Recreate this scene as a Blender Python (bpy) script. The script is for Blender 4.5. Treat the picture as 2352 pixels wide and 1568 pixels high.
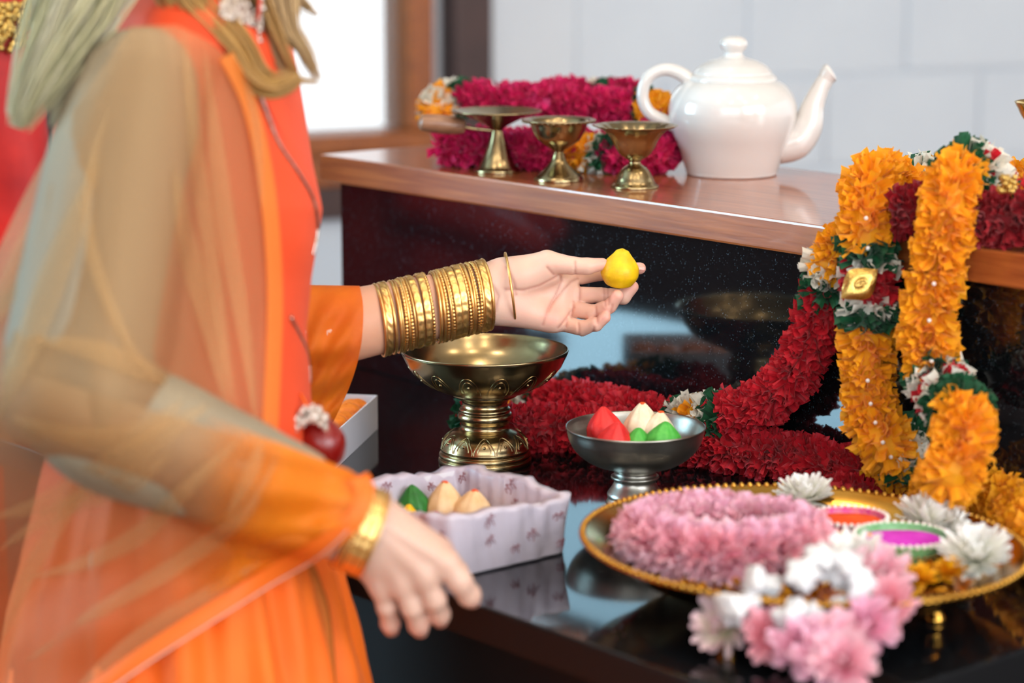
import bpy, math, random
import numpy as np
from mathutils import Vector, Matrix

sc = bpy.context.scene
for o in list(bpy.data.objects):
    bpy.data.objects.remove(o)

# ------------------------------------------------------------------ camera
FPX = 2352 * 85 / 36.0
PITCH = math.radians(10.7)
CAM = Vector((0.0, 0.0, 1.356))
TZ = 0.80                                   # height of the granite table top
cam_d = bpy.data.cameras.new('camera')
cam_d.lens = 85; cam_d.sensor_width = 36
cam_d.clip_start = 0.05; cam_d.clip_end = 100
cam_d.dof.use_dof = True
cam_d.dof.focus_distance = 2.29
cam_d.dof.aperture_fstop = 3.2
cam_o = bpy.data.objects.new('camera', cam_d)
sc.collection.objects.link(cam_o)
cam_o.location = CAM
cam_o.rotation_euler = (math.pi / 2 - PITCH, 0, 0)
sc.camera = cam_o

# ------------------------------------------------------------------ world, lights, exposure
sc.view_settings.view_transform = 'Standard'
sc.view_settings.look = 'None'
sc.view_settings.gamma = 1.0
sc.view_settings.use_curve_mapping = False
sc.view_settings.exposure = 0.08
try:
    sc.cycles.use_denoising = True
    sc.cycles.max_bounces = 6
    sc.cycles.diffuse_bounces = 3
    sc.cycles.glossy_bounces = 4
    sc.cycles.use_adaptive_sampling = True
    sc.cycles.adaptive_threshold = 0.08
    sc.cycles.adaptive_min_samples = 16
    sc.cycles.transparent_max_bounces = 14
    sc.cycles.sample_clamp_indirect = 6.0
    sc.cycles.caustics_reflective = False
    sc.cycles.caustics_refractive = False
except Exception:
    pass
wd = bpy.data.worlds.new('sky'); sc.world = wd; wd.use_nodes = True
bg = wd.node_tree.nodes['Background']
bg.inputs[0].default_value = (0.90, 0.96, 1.0, 1); bg.inputs[1].default_value = 1.55

def area(name, loc, target, sx, sy, power, col, spread=180):
    l = bpy.data.lights.new(name, 'AREA'); l.shape = 'RECTANGLE'; l.size = sx; l.size_y = sy
    l.energy = power; l.color = col; l.spread = math.radians(spread)
    o = bpy.data.objects.new(name, l); sc.collection.objects.link(o)
    o.location = loc
    o.rotation_euler = (Vector(target) - Vector(loc)).to_track_quat('-Z', 'Y').to_euler()
    return o
# daylight of the tall side window on the left and an added soft fill behind the camera
area('side_window_light', (-3.10, 2.45, 1.62), (0.3, 2.45, 1.62), 1.2, 1.5, 90, (0.42, 0.78, 1.0))
area('rear_fill_light', (-0.4, -1.75, 1.9), (0.1, 2.1, 0.9), 2.4, 1.2, 30, (0.95, 0.98, 1.0))
area('front_window_light', (2.3, -0.5, 2.0), (0.25, 2.3, 0.95), 2.6, 1.6, 78, (0.94, 0.97, 1.0))
def downlight(loc, power, r=0.035, col=(1.0, 0.83, 0.62)):
    l = bpy.data.lights.new('downlight', 'POINT'); l.energy = power; l.shadow_soft_size = r; l.color = col
    o = bpy.data.objects.new('downlight', l); sc.collection.objects.link(o); o.location = loc
for lx, ly in ((-0.9, 0.9), (0.0, 0.6), (0.9, 0.8), (-0.5, 1.7), (0.5, 1.5), (1.4, 1.8), (0.1, 2.6)):
    downlight((lx, ly, 2.85), 8.5)

# ------------------------------------------------------------------ helpers
def P(px, py, d):
    """point seen at pixel (px, py), d metres along the optical axis"""
    r = (px - 1176) / FPX; u = (784 - py) / FPX
    c, s = math.cos(PITCH), math.sin(PITCH)
    return Vector((CAM.x + d * r, CAM.y + d * (c + u * s), CAM.z + d * (-s + u * c)))
def PZ(px, py, z):
    a = P(px, py, 1.0) - CAM
    t = (z - CAM.z) / a.z
    return CAM + a * t
def PPL(px, py, p0, n):
    a = P(px, py, 1.0) - CAM
    t = (p0 - CAM).dot(n) / a.dot(n)
    return CAM + a * t
RIGHT = Vector((1, 0, 0)); FWD = Vector((0, math.cos(PITCH), -math.sin(PITCH))); UP = Vector((0, math.sin(PITCH), math.cos(PITCH)))
PHI = math.radians(40.4)
US = Vector((math.sin(PHI), -math.cos(PHI), 0))     # along the altar, towards the right and the camera
VB = Vector((math.cos(PHI), math.sin(PHI), 0))      # towards the back of the altar
ORG = PZ(785, 836, TZ)                              # foot of the granite riser, left end
def A(s, t, z):
    return Vector((ORG.x + s * US.x + t * VB.x, ORG.y + s * US.y + t * VB.y, z))
def st_of(p):
    d = Vector((p.x - ORG.x, p.y - ORG.y, 0)); return d.dot(US), d.dot(VB)

def lin(r, g, b):
    f = lambda v: (v / 255 / 12.92) if v / 255 <= 0.04045 else ((v / 255 + 0.055) / 1.055) ** 2.4
    return (f(r), f(g), f(b), 1.0)

MATS = {}
def pmat(name, col, rough=0.5, metal=0.0, var=None, vscale=40, bump=0.0, bscale=150, bdist=0.002, coat=0.0, sss=0.0,
         aattr=None, ior=1.5, sheen=0.0, alpha=1.0, transl=0.0, attr=None, spec=None, detail=4):
    m = bpy.data.materials.new(name); m.use_nodes = True
    nt = m.node_tree; N = nt.nodes; L = nt.links
    b = N['Principled BSDF']; out = N['Material Output']
    b.inputs['Base Color'].default_value = col
    b.inputs['Roughness'].default_value = rough
    b.inputs['Metallic'].default_value = metal
    b.inputs['IOR'].default_value = ior
    if coat: b.inputs['Coat Weight'].default_value = coat; b.inputs['Coat Roughness'].default_value = 0.06
    if sss:
        b.inputs['Subsurface Weight'].default_value = sss
        b.inputs['Subsurface Radius'].default_value = (1.0, 0.45, 0.25)
        b.inputs['Subsurface Scale'].default_value = 0.006
    if sheen: b.inputs['Sheen Weight'].default_value = sheen; b.inputs['Sheen Roughness'].default_value = 0.5
    if spec is not None: b.inputs['Specular IOR Level'].default_value = spec
    tc = N.new('ShaderNodeTexCoord')
    colsock = None
    if attr:
        at = N.new('ShaderNodeAttribute'); at.attribute_name = attr; colsock = at.outputs['Color']
    if var is not None:
        nz = N.new('ShaderNodeTexNoise'); nz.inputs['Scale'].default_value = vscale; nz.inputs['Detail'].default_value = detail
        L.new(tc.outputs['Object'], nz.inputs['Vector'])
        rp = N.new('ShaderNodeValToRGB'); rp.color_ramp.elements[0].position = 0.35; rp.color_ramp.elements[1].position = 0.68
        rp.color_ramp.elements[0].color = (0, 0, 0, 1); rp.color_ramp.elements[1].color = (1, 1, 1, 1)
        L.new(nz.outputs['Fac'], rp.inputs['Fac'])
        mx = N.new('ShaderNodeMix'); mx.data_type = 'RGBA'
        mx.inputs['A'].default_value = col; mx.inputs['B'].default_value = var
        if colsock is not None: L.new(colsock, mx.inputs['A'])
        L.new(rp.outputs['Color'], mx.inputs['Factor'])
        if colsock is not None:
            mul = N.new('ShaderNodeMath'); mul.operation = 'MULTIPLY'; mul.inputs[1].default_value = 0.25
            L.new(rp.outputs['Color'], mul.inputs[0]); L.new(mul.outputs[0], mx.inputs['Factor'])
        colsock = mx.outputs['Result']
    if colsock is not None: L.new(colsock, b.inputs['Base Color'])
    if bump:
        nb = N.new('ShaderNodeTexNoise'); nb.inputs['Scale'].default_value = bscale; nb.inputs['Detail'].default_value = 3
        L.new(tc.outputs['Object'], nb.inputs['Vector'])
        bp = N.new('ShaderNodeBump'); bp.inputs['Strength'].default_value = bump; bp.inputs['Distance'].default_value = bdist
        L.new(nb.outputs['Fac'], bp.inputs['Height']); L.new(bp.outputs['Normal'], b.inputs['Normal'])
    if transl or alpha < 1:
        sh = b.outputs[0]
        if transl:
            tr = N.new('ShaderNodeBsdfTranslucent'); tr.inputs['Color'].default_value = col
            if colsock is not None: L.new(colsock, tr.inputs['Color'])
            ms = N.new('ShaderNodeMixShader'); ms.inputs[0].default_value = transl
            L.new(sh, ms.inputs[1]); L.new(tr.outputs[0], ms.inputs[2]); sh = ms.outputs[0]
        if alpha < 1:
            tp = N.new('ShaderNodeBsdfTransparent')
            ma = N.new('ShaderNodeMixShader'); ma.inputs[0].default_value = alpha
            if aattr:
                aa_ = N.new('ShaderNodeAttribute'); aa_.attribute_name = aattr
                am = N.new('ShaderNodeMath'); am.operation = 'MULTIPLY'; am.inputs[1].default_value = alpha
                L.new(aa_.outputs['Fac'], am.inputs[0]); L.new(am.outputs[0], ma.inputs[0])
            L.new(tp.outputs[0], ma.inputs[1]); L.new(sh, ma.inputs[2]); sh = ma.outputs[0]
        L.new(sh, out.inputs['Surface'])
    MATS[name] = m
    return m

def link(o, parent=None):
    sc.collection.objects.link(o)
    if parent is not None:
        o.parent = parent
        o.matrix_parent_inverse = Matrix.Translation(-parent.location) if parent.type == 'EMPTY' and parent.parent is None else Matrix.Identity(4)
    return o
def mesh_np(name, V, F):
    """V (n,3) array; F list of faces or (m,k) array"""
    me = bpy.data.meshes.new(name)
    V = np.asarray(V, dtype=np.float32)
    if isinstance(F, np.ndarray):
        m, k = F.shape
        me.vertices.add(len(V)); me.vertices.foreach_set('co', V.ravel())
        me.loops.add(m * k); me.loops.foreach_set('vertex_index', F.astype(np.int32).ravel())
        me.polygons.add(m); me.polygons.foreach_set('loop_start', np.arange(0, m * k, k, dtype=np.int32))
        me.update(calc_edges=True)
    else:
        me.from_pydata([tuple(map(float, v)) for v in V], [], F); me.update()
    return me
def mk(name, V, F, mat, parent=None, smooth=True, kind=None, label=None):
    me = mesh_np(name, V, F)
    if smooth: me.polygons.foreach_set('use_smooth', np.ones(len(me.polygons), dtype=bool))
    if mat is not None: me.materials.append(mat)
    o = bpy.data.objects.new(name, me); link(o, parent)
    if kind: o['kind'] = kind
    if label: o['label'] = label
    return o
def root(name, loc, label, cat, group=None, kind=None):
    o = bpy.data.objects.new(name, None); o.empty_display_size = 0.03
    sc.collection.objects.link(o); o.location = loc
    tag(o, label, cat, group, kind); return o
def tag(o, label, cat, group=None, kind=None):
    if label: o['label'] = label
    if cat: o['category'] = cat
    if group: o['group'] = group
    if kind: o['kind'] = kind
    return o

class MB:
    """collects shapes into one mesh"""
    def __init__(s): s.v = []; s.f = []
    def add(s, V, F):
        n = len(s.v); s.v += [tuple(map(float, v)) for v in V]; s.f += [tuple(i + n for i in f) for f in F]; return s
    def box(s, o, ax, ay, az, x0, x1, y0, y1, z0, z1, bev=0.0):
        """bevelled box in frame (o; ax, ay, az)"""
        if bev <= 0:
            V = [o + ax * x + ay * y + az * z for z in (z0, z1) for y in (y0, y1) for x in (x0, x1)]
            F = [(0, 2, 3, 1), (4, 5, 7, 6), (0, 1, 5, 4), (2, 6, 7, 3), (0, 4, 6, 2), (1, 3, 7, 5)]
            return s.add(V, F)
        import bmesh
        bm = bmesh.new(); r = bmesh.ops.create_cube(bm, size=1)
        for v in bm.verts:
            v.co = Vector((x0 + (v.co.x + .5) * (x1 - x0), y0 + (v.co.y + .5) * (y1 - y0), z0 + (v.co.z + .5) * (z1 - z0)))
        bmesh.ops.bevel(bm, geom=bm.edges[:], offset=bev, segments=2, affect='EDGES', profile=0.6)
        bm.verts.index_update()
        V = [o + ax * v.co.x + ay * v.co.y + az * v.co.z for v in bm.verts]
        F = [tuple(v.index for v in f.verts) for f in bm.faces]
        bm.free(); return s.add(V, F)
    def build(s, name, mat, parent=None, smooth=False, **k):
        return mk(name, np.array(s.v), s.f, mat, parent, smooth, **k)

def catmull(pts, n=8, closed=False):
    p = [np.array(q, dtype=float) for q in pts]
    out = []
    m = len(p)
    rng = range(m if closed else m - 1)
    for i in rng:
        if closed: a, b, c, d = p[i - 1], p[i], p[(i + 1) % m], p[(i + 2) % m]
        else: a, b, c, d = p[max(i - 1, 0)], p[i], p[i + 1], p[min(i + 2, m - 1)]
        for k in range(n):
            t = k / n
            out.append(0.5 * (2 * b + (c - a) * t + (2 * a - 5 * b + 4 * c - d) * t * t + (3 * b - a - 3 * c + d) * t ** 3))
    if not closed: out.append(p[-1])
    return np.array(out)
def resample(path, step):
    seg = np.linalg.norm(np.diff(path, axis=0), axis=1); cum = np.concatenate([[0], np.cumsum(seg)])
    n = max(2, int(round(cum[-1] / step)) + 1); s = np.linspace(0, cum[-1], n)
    return np.stack([np.interp(s, cum, path[:, i]) for i in range(path.shape[1])], 1), cum[-1]
def frames(path):
    T = np.gradient(path, axis=0); T /= np.linalg.norm(T, axis=1)[:, None] + 1e-12
    n0 = np.cross(T[0], [0.13, 0.27, 0.95]); n0 /= np.linalg.norm(n0)
    Ns = [n0]
    for i in range(1, len(T)):
        v = Ns[-1] - T[i] * np.dot(Ns[-1], T[i]); v /= np.linalg.norm(v) + 1e-12; Ns.append(v)
    Ns = np.array(Ns); return T, Ns, np.cross(T, Ns)
def tube(path, r, n=10, caps=True, flat=1.0, closed=False):
    path = np.asarray(path, dtype=float); m = len(path)
    r = np.ones(m) * r if np.isscalar(r) else np.interp(np.linspace(0, 1, m), np.linspace(0, 1, len(r)), r)
    T, N_, B = frames(path)
    a = np.linspace(0, 2 * np.pi, n, endpoint=False)
    V = (path[:, None, :] + r[:, None, None] * (np.cos(a)[None, :, None] * N_[:, None, :] + flat * np.sin(a)[None, :, None] * B[:, None, :])).reshape(-1, 3)
    F = [(i * n + j, i * n + (j + 1) % n, (i + 1) * n + (j + 1) % n, (i + 1) * n + j) for i in range(m - 1) for j in range(n)]
    if caps: F += [tuple(range(n - 1, -1, -1)), tuple((m - 1) * n + j for j in range(n))]
    return V, F
def lathe(prof, n=64, sub=4, origin=(0, 0, 0), smoothprof=True, rmod=None):
    """prof: (r, z) list from one end to the other; rmod(theta, t, r, z) -> (r, z)"""
    pr = catmull(prof, sub) if smoothprof else np.array(prof, dtype=float)
    m = len(pr); V = []; F = []
    for i, (r, z) in enumerate(pr):
        for j in range(n):
            th = 2 * math.pi * j / n
            rr, zz = (max(r, 0), z) if rmod is None else rmod(th, i / (m - 1), max(r, 0), z)
            V.append((origin[0] + rr * math.cos(th), origin[1] + rr * math.sin(th), origin[2] + zz))
    for i in range(m - 1):
        for j in range(n):
            F.append((i * n + j, i * n + (j + 1) % n, (i + 1) * n + (j + 1) % n, (i + 1) * n + j))
    return np.array(V), F, pr
def sphere(c, r, nu=10, nv=7, sq=(1, 1, 1)):
    V = []; F = []
    for i in range(nv + 1):
        ph = math.pi * i / nv
        for j in range(nu):
            th = 2 * math.pi * j / nu
            V.append((c[0] + r * sq[0] * math.sin(ph) * math.cos(th), c[1] + r * sq[1] * math.sin(ph) * math.sin(th), c[2] + r * sq[2] * math.cos(ph)))
    for i in range(nv):
        for j in range(nu):
            F.append((i * nu + j, (i + 1) * nu + j, (i + 1) * nu + (j + 1) % nu, i * nu + (j + 1) % nu))
    return V, F
def grid_faces(nr, nc):
    i, j = np.meshgrid(np.arange(nr - 1), np.arange(nc - 1), indexing='ij')
    a = (i * nc + j).ravel()
    return np.stack([a, a + 1, a + nc + 1, a + nc], 1)

# ---- signed distance modelling for the bodies
def surface_nets(D, lo, h):
    s = (D < 0)
    nx, ny, nz = D.shape
    offs = [(i, j, k) for i in (0, 1) for j in (0, 1) for k in (0, 1)]
    cnt = np.zeros((nx - 1, ny - 1, nz - 1), dtype=np.int8)
    for i, j, k in offs: cnt += s[i:nx - 1 + i, j:ny - 1 + j, k:nz - 1 + k]
    mask = (cnt > 0) & (cnt < 8)
    I = np.argwhere(mask); idx = -np.ones(mask.shape, dtype=np.int64); idx[mask] = np.arange(len(I))
    pos = np.zeros((len(I), 3)); num = np.zeros(len(I))
    for a in offs:
        for ax in range(3):
            if a[ax] == 0:
                b = list(a); b[ax] = 1
                va = D[I[:, 0] + a[0], I[:, 1] + a[1], I[:, 2] + a[2]]; vb = D[I[:, 0] + b[0], I[:, 1] + b[1], I[:, 2] + b[2]]
                cr = (va < 0) != (vb < 0)
                t = np.where(cr, va / np.where(cr, va - vb, 1), 0)
                q = np.repeat(np.array(a, dtype=float)[None], len(I), 0); q[:, ax] = t
                pos += q * cr[:, None]; num += cr
    V = (I + pos / num[:, None]) * h + np.array(lo)
    F = []
    for ax in range(3):
        u, v = (ax + 1) % 3, (ax + 2) % 3
        sl0 = [slice(None)] * 3; sl1 = [slice(None)] * 3
        sl0[ax] = slice(0, -1); sl1[ax] = slice(1, None)
        ch = s[tuple(sl0)] != s[tuple(sl1)]
        E = np.argwhere(ch)
        ok = (E[:, u] > 0) & (E[:, v] > 0) & (E[:, u] < D.shape[u] - 1) & (E[:, v] < D.shape[v] - 1)
        E = E[ok]
        ins = s[E[:, 0], E[:, 1], E[:, 2]]
        def cell(du, dv):
            q = E.copy(); q[:, u] -= du; q[:, v] -= dv
            return idx[q[:, 0], q[:, 1], q[:, 2]]
        quad = np.stack([cell(1, 1), cell(0, 1), cell(0, 0), cell(1, 0)], 1)
        quad[~ins] = quad[~ins][:, ::-1]
        F.append(quad)
    return V, np.concatenate(F)
class SDF:
    def __init__(s, lo, hi, h):
        s.lo = np.array(lo, dtype=float); s.h = h
        n = np.ceil((np.array(hi) - s.lo) / h).astype(int) + 1
        s.X = (s.lo[0] + h * np.arange(n[0], dtype=np.float32))[:, None, None].astype(np.float32)
        s.Y = (s.lo[1] + h * np.arange(n[1], dtype=np.float32))[None, :, None].astype(np.float32)
        s.Z = (s.lo[2] + h * np.arange(n[2], dtype=np.float32))[None, None, :].astype(np.float32)
        s.D = np.full(tuple(n), 1.0, dtype=np.float32)
    def smin(s, d, k):
        if k <= 0: s.D = np.minimum(s.D, d); return
        hh = np.maximum(k - np.abs(s.D - d), 0) / k
        s.D = np.minimum(s.D, d) - hh * hh * (k * 0.25)
    def cone(s, a, ra, b, rb, k=0.006):
        ba = [b[i] - a[i] for i in range(3)]; L2 = sum(q * q for q in ba) + 1e-12
        x, y, z = s.X - a[0], s.Y - a[1], s.Z - a[2]
        t = np.clip((x * ba[0] + y * ba[1] + z * ba[2]) / L2, 0, 1)
        d = np.sqrt((x - t * ba[0]) ** 2 + (y - t * ba[1]) ** 2 + (z - t * ba[2]) ** 2) - (ra + (rb - ra) * t)
        s.smin(d.astype(np.float32), k)
    def ell(s, c, r, k=0.01, ax=None):
        x, y, z = s.X - c[0], s.Y - c[1], s.Z - c[2]
        if ax is not None:
            x, y, z = [x * a[0] + y * a[1] + z * a[2] for a in ax]
        k0 = np.sqrt((x / r[0]) ** 2 + (y / r[1]) ** 2 + (z / r[2]) ** 2)
        k1 = np.sqrt((x / r[0] ** 2) ** 2 + (y / r[1] ** 2) ** 2 + (z / r[2] ** 2) ** 2) + 1e-9
        s.smin((k0 * (k0 - 1) / k1).astype(np.float32), k)
    def groove_xz(s, pts, depth, w, ymax):
        """crease along a polyline given in x, z; only where y < ymax (the side that faces the viewer)"""
        g = np.full((s.D.shape[0], 1, s.D.shape[2]), 9.0, dtype=np.float32)
        for p, q in zip(pts[:-1], pts[1:]):
            bx, bz = q[0] - p[0], q[2] - p[2]; L2 = bx * bx + bz * bz + 1e-12
            x, z = s.X - p[0], s.Z - p[2]
            t = np.clip((x * bx + z * bz) / L2, 0, 1)
            g = np.minimum(g, np.sqrt((x - t * bx) ** 2 + (z - t * bz) ** 2))
        s.D = s.D + (depth * np.exp(-(g / w) ** 2) * (s.Y < ymax)).astype(np.float32)
    def mesh(s): return surface_nets(s.D, s.lo, s.h)
def relax(V, F, it=1, lam=0.5):
    n = len(V)
    for _ in range(it):
        acc = np.zeros_like(V); c = np.zeros(n)
        for k in range(F.shape[1]):
            a, b = F[:, k], F[:, (k + 1) % F.shape[1]]
            np.add.at(acc, a, V[b]); np.add.at(acc, b, V[a]); np.add.at(c, a, 1); np.add.at(c, b, 1)
        V = V + lam * (acc / np.maximum(c, 1)[:, None] - V)
    return V
# ------------------------------------------------------------------ materials
def granite():
    m = pmat('black_granite', (0.0045, 0.005, 0.006, 1), rough=0.07, ior=1.75)
    nt = m.node_tree; N = nt.nodes; L = nt.links; b = N['Principled BSDF']
    tc = N.new('ShaderNodeTexCoord')
    vo = N.new('ShaderNodeTexVoronoi'); vo.inputs['Scale'].default_value = 420; L.new(tc.outputs['Object'], vo.inputs['Vector'])
    nz = N.new('ShaderNodeTexNoise'); nz.inputs['Scale'].default_value = 160; nz.inputs['Detail'].default_value = 4; L.new(tc.outputs['Object'], nz.inputs['Vector'])
    r1 = N.new('ShaderNodeValToRGB'); r1.color_ramp.elements[0].position = 0.0; r1.color_ramp.elements[0].color = (1, 1, 1, 1)
    r1.color_ramp.elements[1].position = 0.34; r1.color_ramp.elements[1].color = (0, 0, 0, 1); L.new(vo.outputs['Distance'], r1.inputs['Fac'])
    r2 = N.new('ShaderNodeValToRGB'); r2.color_ramp.elements[0].position = 0.46; r2.color_ramp.elements[1].position = 0.66; L.new(nz.outputs['Fac'], r2.inputs['Fac'])
    mu = N.new('ShaderNodeMath'); mu.operation = 'MULTIPLY'; L.new(r1.outputs['Color'], mu.inputs[0]); L.new(r2.outputs['Color'], mu.inputs[1])
    mx = N.new('ShaderNodeMix'); mx.data_type = 'RGBA'; mx.inputs['A'].default_value = (0.0045, 0.005, 0.006, 1); mx.inputs['B'].default_value = (0.12, 0.165, 0.20, 1)
    L.new(mu.outputs[0], mx.inputs['Factor']); L.new(mx.outputs['Result'], b.inputs['Base Color'])
    return m
def wood(name, c0, c1, rough=0.3, coat=0.3, axis=None, scale=1.0):
    m = pmat(name, c0, rough=rough, coat=coat)
    nt = m.node_tree; N = nt.nodes; L = nt.links; b = N['Principled BSDF']
    tc = N.new('ShaderNodeTexCoord'); mp = N.new('ShaderNodeMapping')
    mr = N.new('ShaderNodeMapping'); mr.inputs['Rotation'].default_value = axis or (0, 0, 0)
    mp.inputs['Scale'].default_value = (5 * scale, 90 * scale, 90 * scale)
    L.new(tc.outputs['Object'], mr.inputs['Vector']); L.new(mr.outputs[0], mp.inputs['Vector'])
    nz = N.new('ShaderNodeTexNoise'); nz.inputs['Scale'].default_value = 1.6; nz.inputs['Detail'].default_value = 6; nz.inputs['Distortion'].default_value = 0.6
    L.new(mp.outputs[0], nz.inputs['Vector'])
    n2 = N.new('ShaderNodeTexNoise'); n2.inputs['Scale'].default_value = 6 * scale; n2.inputs['Detail'].default_value = 2; L.new(tc.outputs['Object'], n2.inputs['Vector'])
    ad = N.new('ShaderNodeMath'); ad.operation = 'MULTIPLY_ADD'; ad.inputs[1].default_value = 0.35; L.new(n2.outputs['Fac'], ad.inputs[0]); L.new(nz.outputs['Fac'], ad.inputs[2])
    rp = N.new('ShaderNodeValToRGB'); rp.color_ramp.elements[0].position = 0.5; rp.color_ramp.elements[0].color = c1
    rp.color_ramp.elements[1].position = 0.86; rp.color_ramp.elements[1].color = c0
    L.new(ad.outputs[0], rp.inputs['Fac']); L.new(rp.outputs['Color'], b.inputs['Base Color'])
    bp = N.new('ShaderNodeBump'); bp.inputs['Strength'].default_value = 0.12; bp.inputs['Distance'].default_value = 0.001
    L.new(nz.outputs['Fac'], bp.inputs['Height']); L.new(bp.outputs['Normal'], b.inputs['Normal'])
    return m
M_GRAN = granite()
M_BASE = pmat('honed_black_granite', (0.006, 0.006, 0.007, 1), rough=0.5, spec=0.2)
M_SHELF = wood('oiled_teak', lin(182, 104, 52), lin(142, 72, 34), rough=0.33, coat=0.8, axis=(0, 0, -(PHI - math.pi / 2)))
M_FRAME = wood('window_timber', lin(164, 88, 28), lin(126, 62, 18), rough=0.4, coat=0.1)
M_DARKW = pmat('dark_stained_timber', lin(70, 42, 36), rough=0.45, var=lin(58, 34, 30), vscale=8)
M_WALL = pmat('white_painted_block', lin(217, 222, 229), rough=0.45, var=lin(209, 215, 224), vscale=3, bump=0.15, bscale=60)
M_GREY = pmat('pale_plaster', lin(205, 212, 222), rough=0.6)
M_FLOOR = pmat('brown_floor', lin(136, 104, 78), rough=0.3, var=lin(116, 88, 66), vscale=2)
M_CEIL = pmat('ceiling_paint', lin(236, 230, 222), rough=0.8)
Z3 = Vector((0, 0, 1))

# ------------------------------------------------------------------ the setting
def plane_box(name, x0, x1, y0, y1, z0, z1, mat, label, cat):
    o = MB().box(Vector((0, 0, 0)), Vector((1, 0, 0)), Vector((0, 1, 0)), Z3, x0, x1, y0, y1, z0, z1).build(name, mat)
    o['kind'] = 'structure'; o['label'] = label; o['category'] = cat
    return o
plane_box('floor', -9, 9, -9, 12, -0.1, 0.0, M_FLOOR, 'brown polished floor of the prayer room', 'floor')
plane_box('ceiling', -3.3, 5.0, -1.8, 8, 3.0, 3.1, M_CEIL, 'plain pale ceiling above the altar, out of view', 'ceiling')

# back wall, almost square to the view
WN = math.radians(64)
WD = Vector((math.sin(WN), math.cos(WN), 0)); WNN = Vector((-math.cos(WN), math.sin(WN), 0))
W0 = P(1120, 400, 4.7)
def pw(px, py):
    q = PPL(px, py, W0, WNN); return (q - W0).dot(WD), q.z
WORG = Vector((W0.x, W0.y, 0))
def wbox(mb, a0, a1, b0, b1, z0, z1, bev=0.0): return mb.box(WORG, WD, WNN, Z3, a0, a1, b0, b1, z0, z1, bev)
aE = pw(925, 150)[0]; aF = pw(988, 150)[0]; aG = pw(1022, 150)[0]; aH = pw(1120, 150)[0]
zS = pw(820, 303)[1]; zS2 = pw(820, 350)[1]; zM = pw(760, 425)[1]; zW = pw(745, 503)[1]
aL = aE - 0.52; zT = 2.35
wl = bpy.data.objects.new('wall_back', None); sc.collection.objects.link(wl); wl.location = (0, 0, 0)
tag(wl, 'white painted block wall behind the altar and the teapot', 'wall', kind='structure')
bk = MB(); wbox(bk, aH, 4.2, 0.006, 0.14, 0, 3.0); bk.build('mortar_bed', M_WALL, wl)
# painted blocks, each with its own edges
bw, bh, gap = 0.39, 0.19, 0.005
bm_block = MB(); bm_block.box(Vector((0, 0, 0)), WD, WNN, Z3, 0, bw - gap, 0, 0.05, 0, bh - gap, 0.004)
block_mesh = mesh_np('block', np.array(bm_block.v), bm_block.f); block_mesh.materials.append(M_WALL)
row = 0
z = 0.02
rnd = random.Random(3)
while z < 2.9:
    a = aH + (0.0 if row % 2 == 0 else -bw / 2)
    while a < 4.0:
        if a >= aH - 0.001:
            o = bpy.data.objects.new('block', block_mesh); link(o, wl)
            o.location = WORG + WD * a + WNN * rnd.uniform(-0.003, 0.001) + Z3 * z
        else:
            hb = MB(); hb.box(Vector((0, 0, 0)), WD, WNN, Z3, 0, bw / 2 - gap, 0, 0.05, 0, bh - gap, 0.004)
            o = hb.build('block', M_WALL, wl); o.location = WORG + WD * aH + Z3 * z
        a += bw
    z += bh; row += 1
# dark post and pale strip between the window and the block wall
o = wbox(MB(), aG, aH - 0.012, -0.05, 0.10, 0, 3.0, 0.006).build('trim_1', M_DARKW)
tag(o, 'dark brown timber post between the window and the white wall', 'post', kind='structure')
mbp = MB(); wbox(mbp, aF, aG, 0.02, 0.12, 0, 3.0)
mbp.build('wall_strip', M_GREY, wl)
# wall below the window
lw = MB(); wbox(lw, aL - 1.6, aF - 0.002, 0.0, 0.12, 0, zW); o = lw.build('wall_left', M_GREY)
tag(o, 'pale wall low down below the timber window', 'wall', kind='structure')
o = wbox(MB(), aL - 1.6, aF - 0.002, -0.02, 0.12, zW + 0.001, zM - 0.001).build('trim_2', M_DARKW)
tag(o, 'dark maroon band running below the window apron', 'trim', kind='structure')
up_ = MB(); wbox(up_, aL - 1.6, aL - 0.081, 0.0, 0.12, zM + 0.001, 3.0); up_.build('wall_panel', M_DARKW, wl)
# window
w1 = bpy.data.objects.new('window_1', None); sc.collection.objects.link(w1); w1.location = WORG + WD * (aE - 0.4)
tag(w1, 'timber framed window with blown-out daylight behind the woman', 'window', kind='structure')
f = MB(); wbox(f, aL - 0.08, aF - 0.004, -0.02, 0.10, zM, zS2, 0.004); f.build('apron', M_FRAME, w1)
f = MB(); wbox(f, aL - 0.08, aF - 0.004, -0.035, 0.10, zS2 + 0.001, zS, 0.006); f.build('sill_rail', M_FRAME, w1)
f = MB(); wbox(f, aE, aF - 0.004, -0.03, 0.10, zS + 0.001, zT, 0.006); f.build('jamb', M_FRAME, w1)
f = MB(); wbox(f, aL - 0.08, aL, -0.03, 0.10, zS + 0.001, zT, 0.006); f.build('jamb', M_FRAME, w1)
f = MB(); wbox(f, aL - 0.08, aF - 0.004, -0.03, 0.10, zT + 0.001, zT + 0.09, 0.006); f.build('head_rail', M_FRAME, w1)
M_GLASS = pmat('window_glass', (1, 1, 1, 1), rough=0.02, alpha=0.12)
f = MB(); wbox(f, aL, aE, 0.03, 0.036, zS, zT); f.build('pane', M_GLASS, w1)
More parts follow.
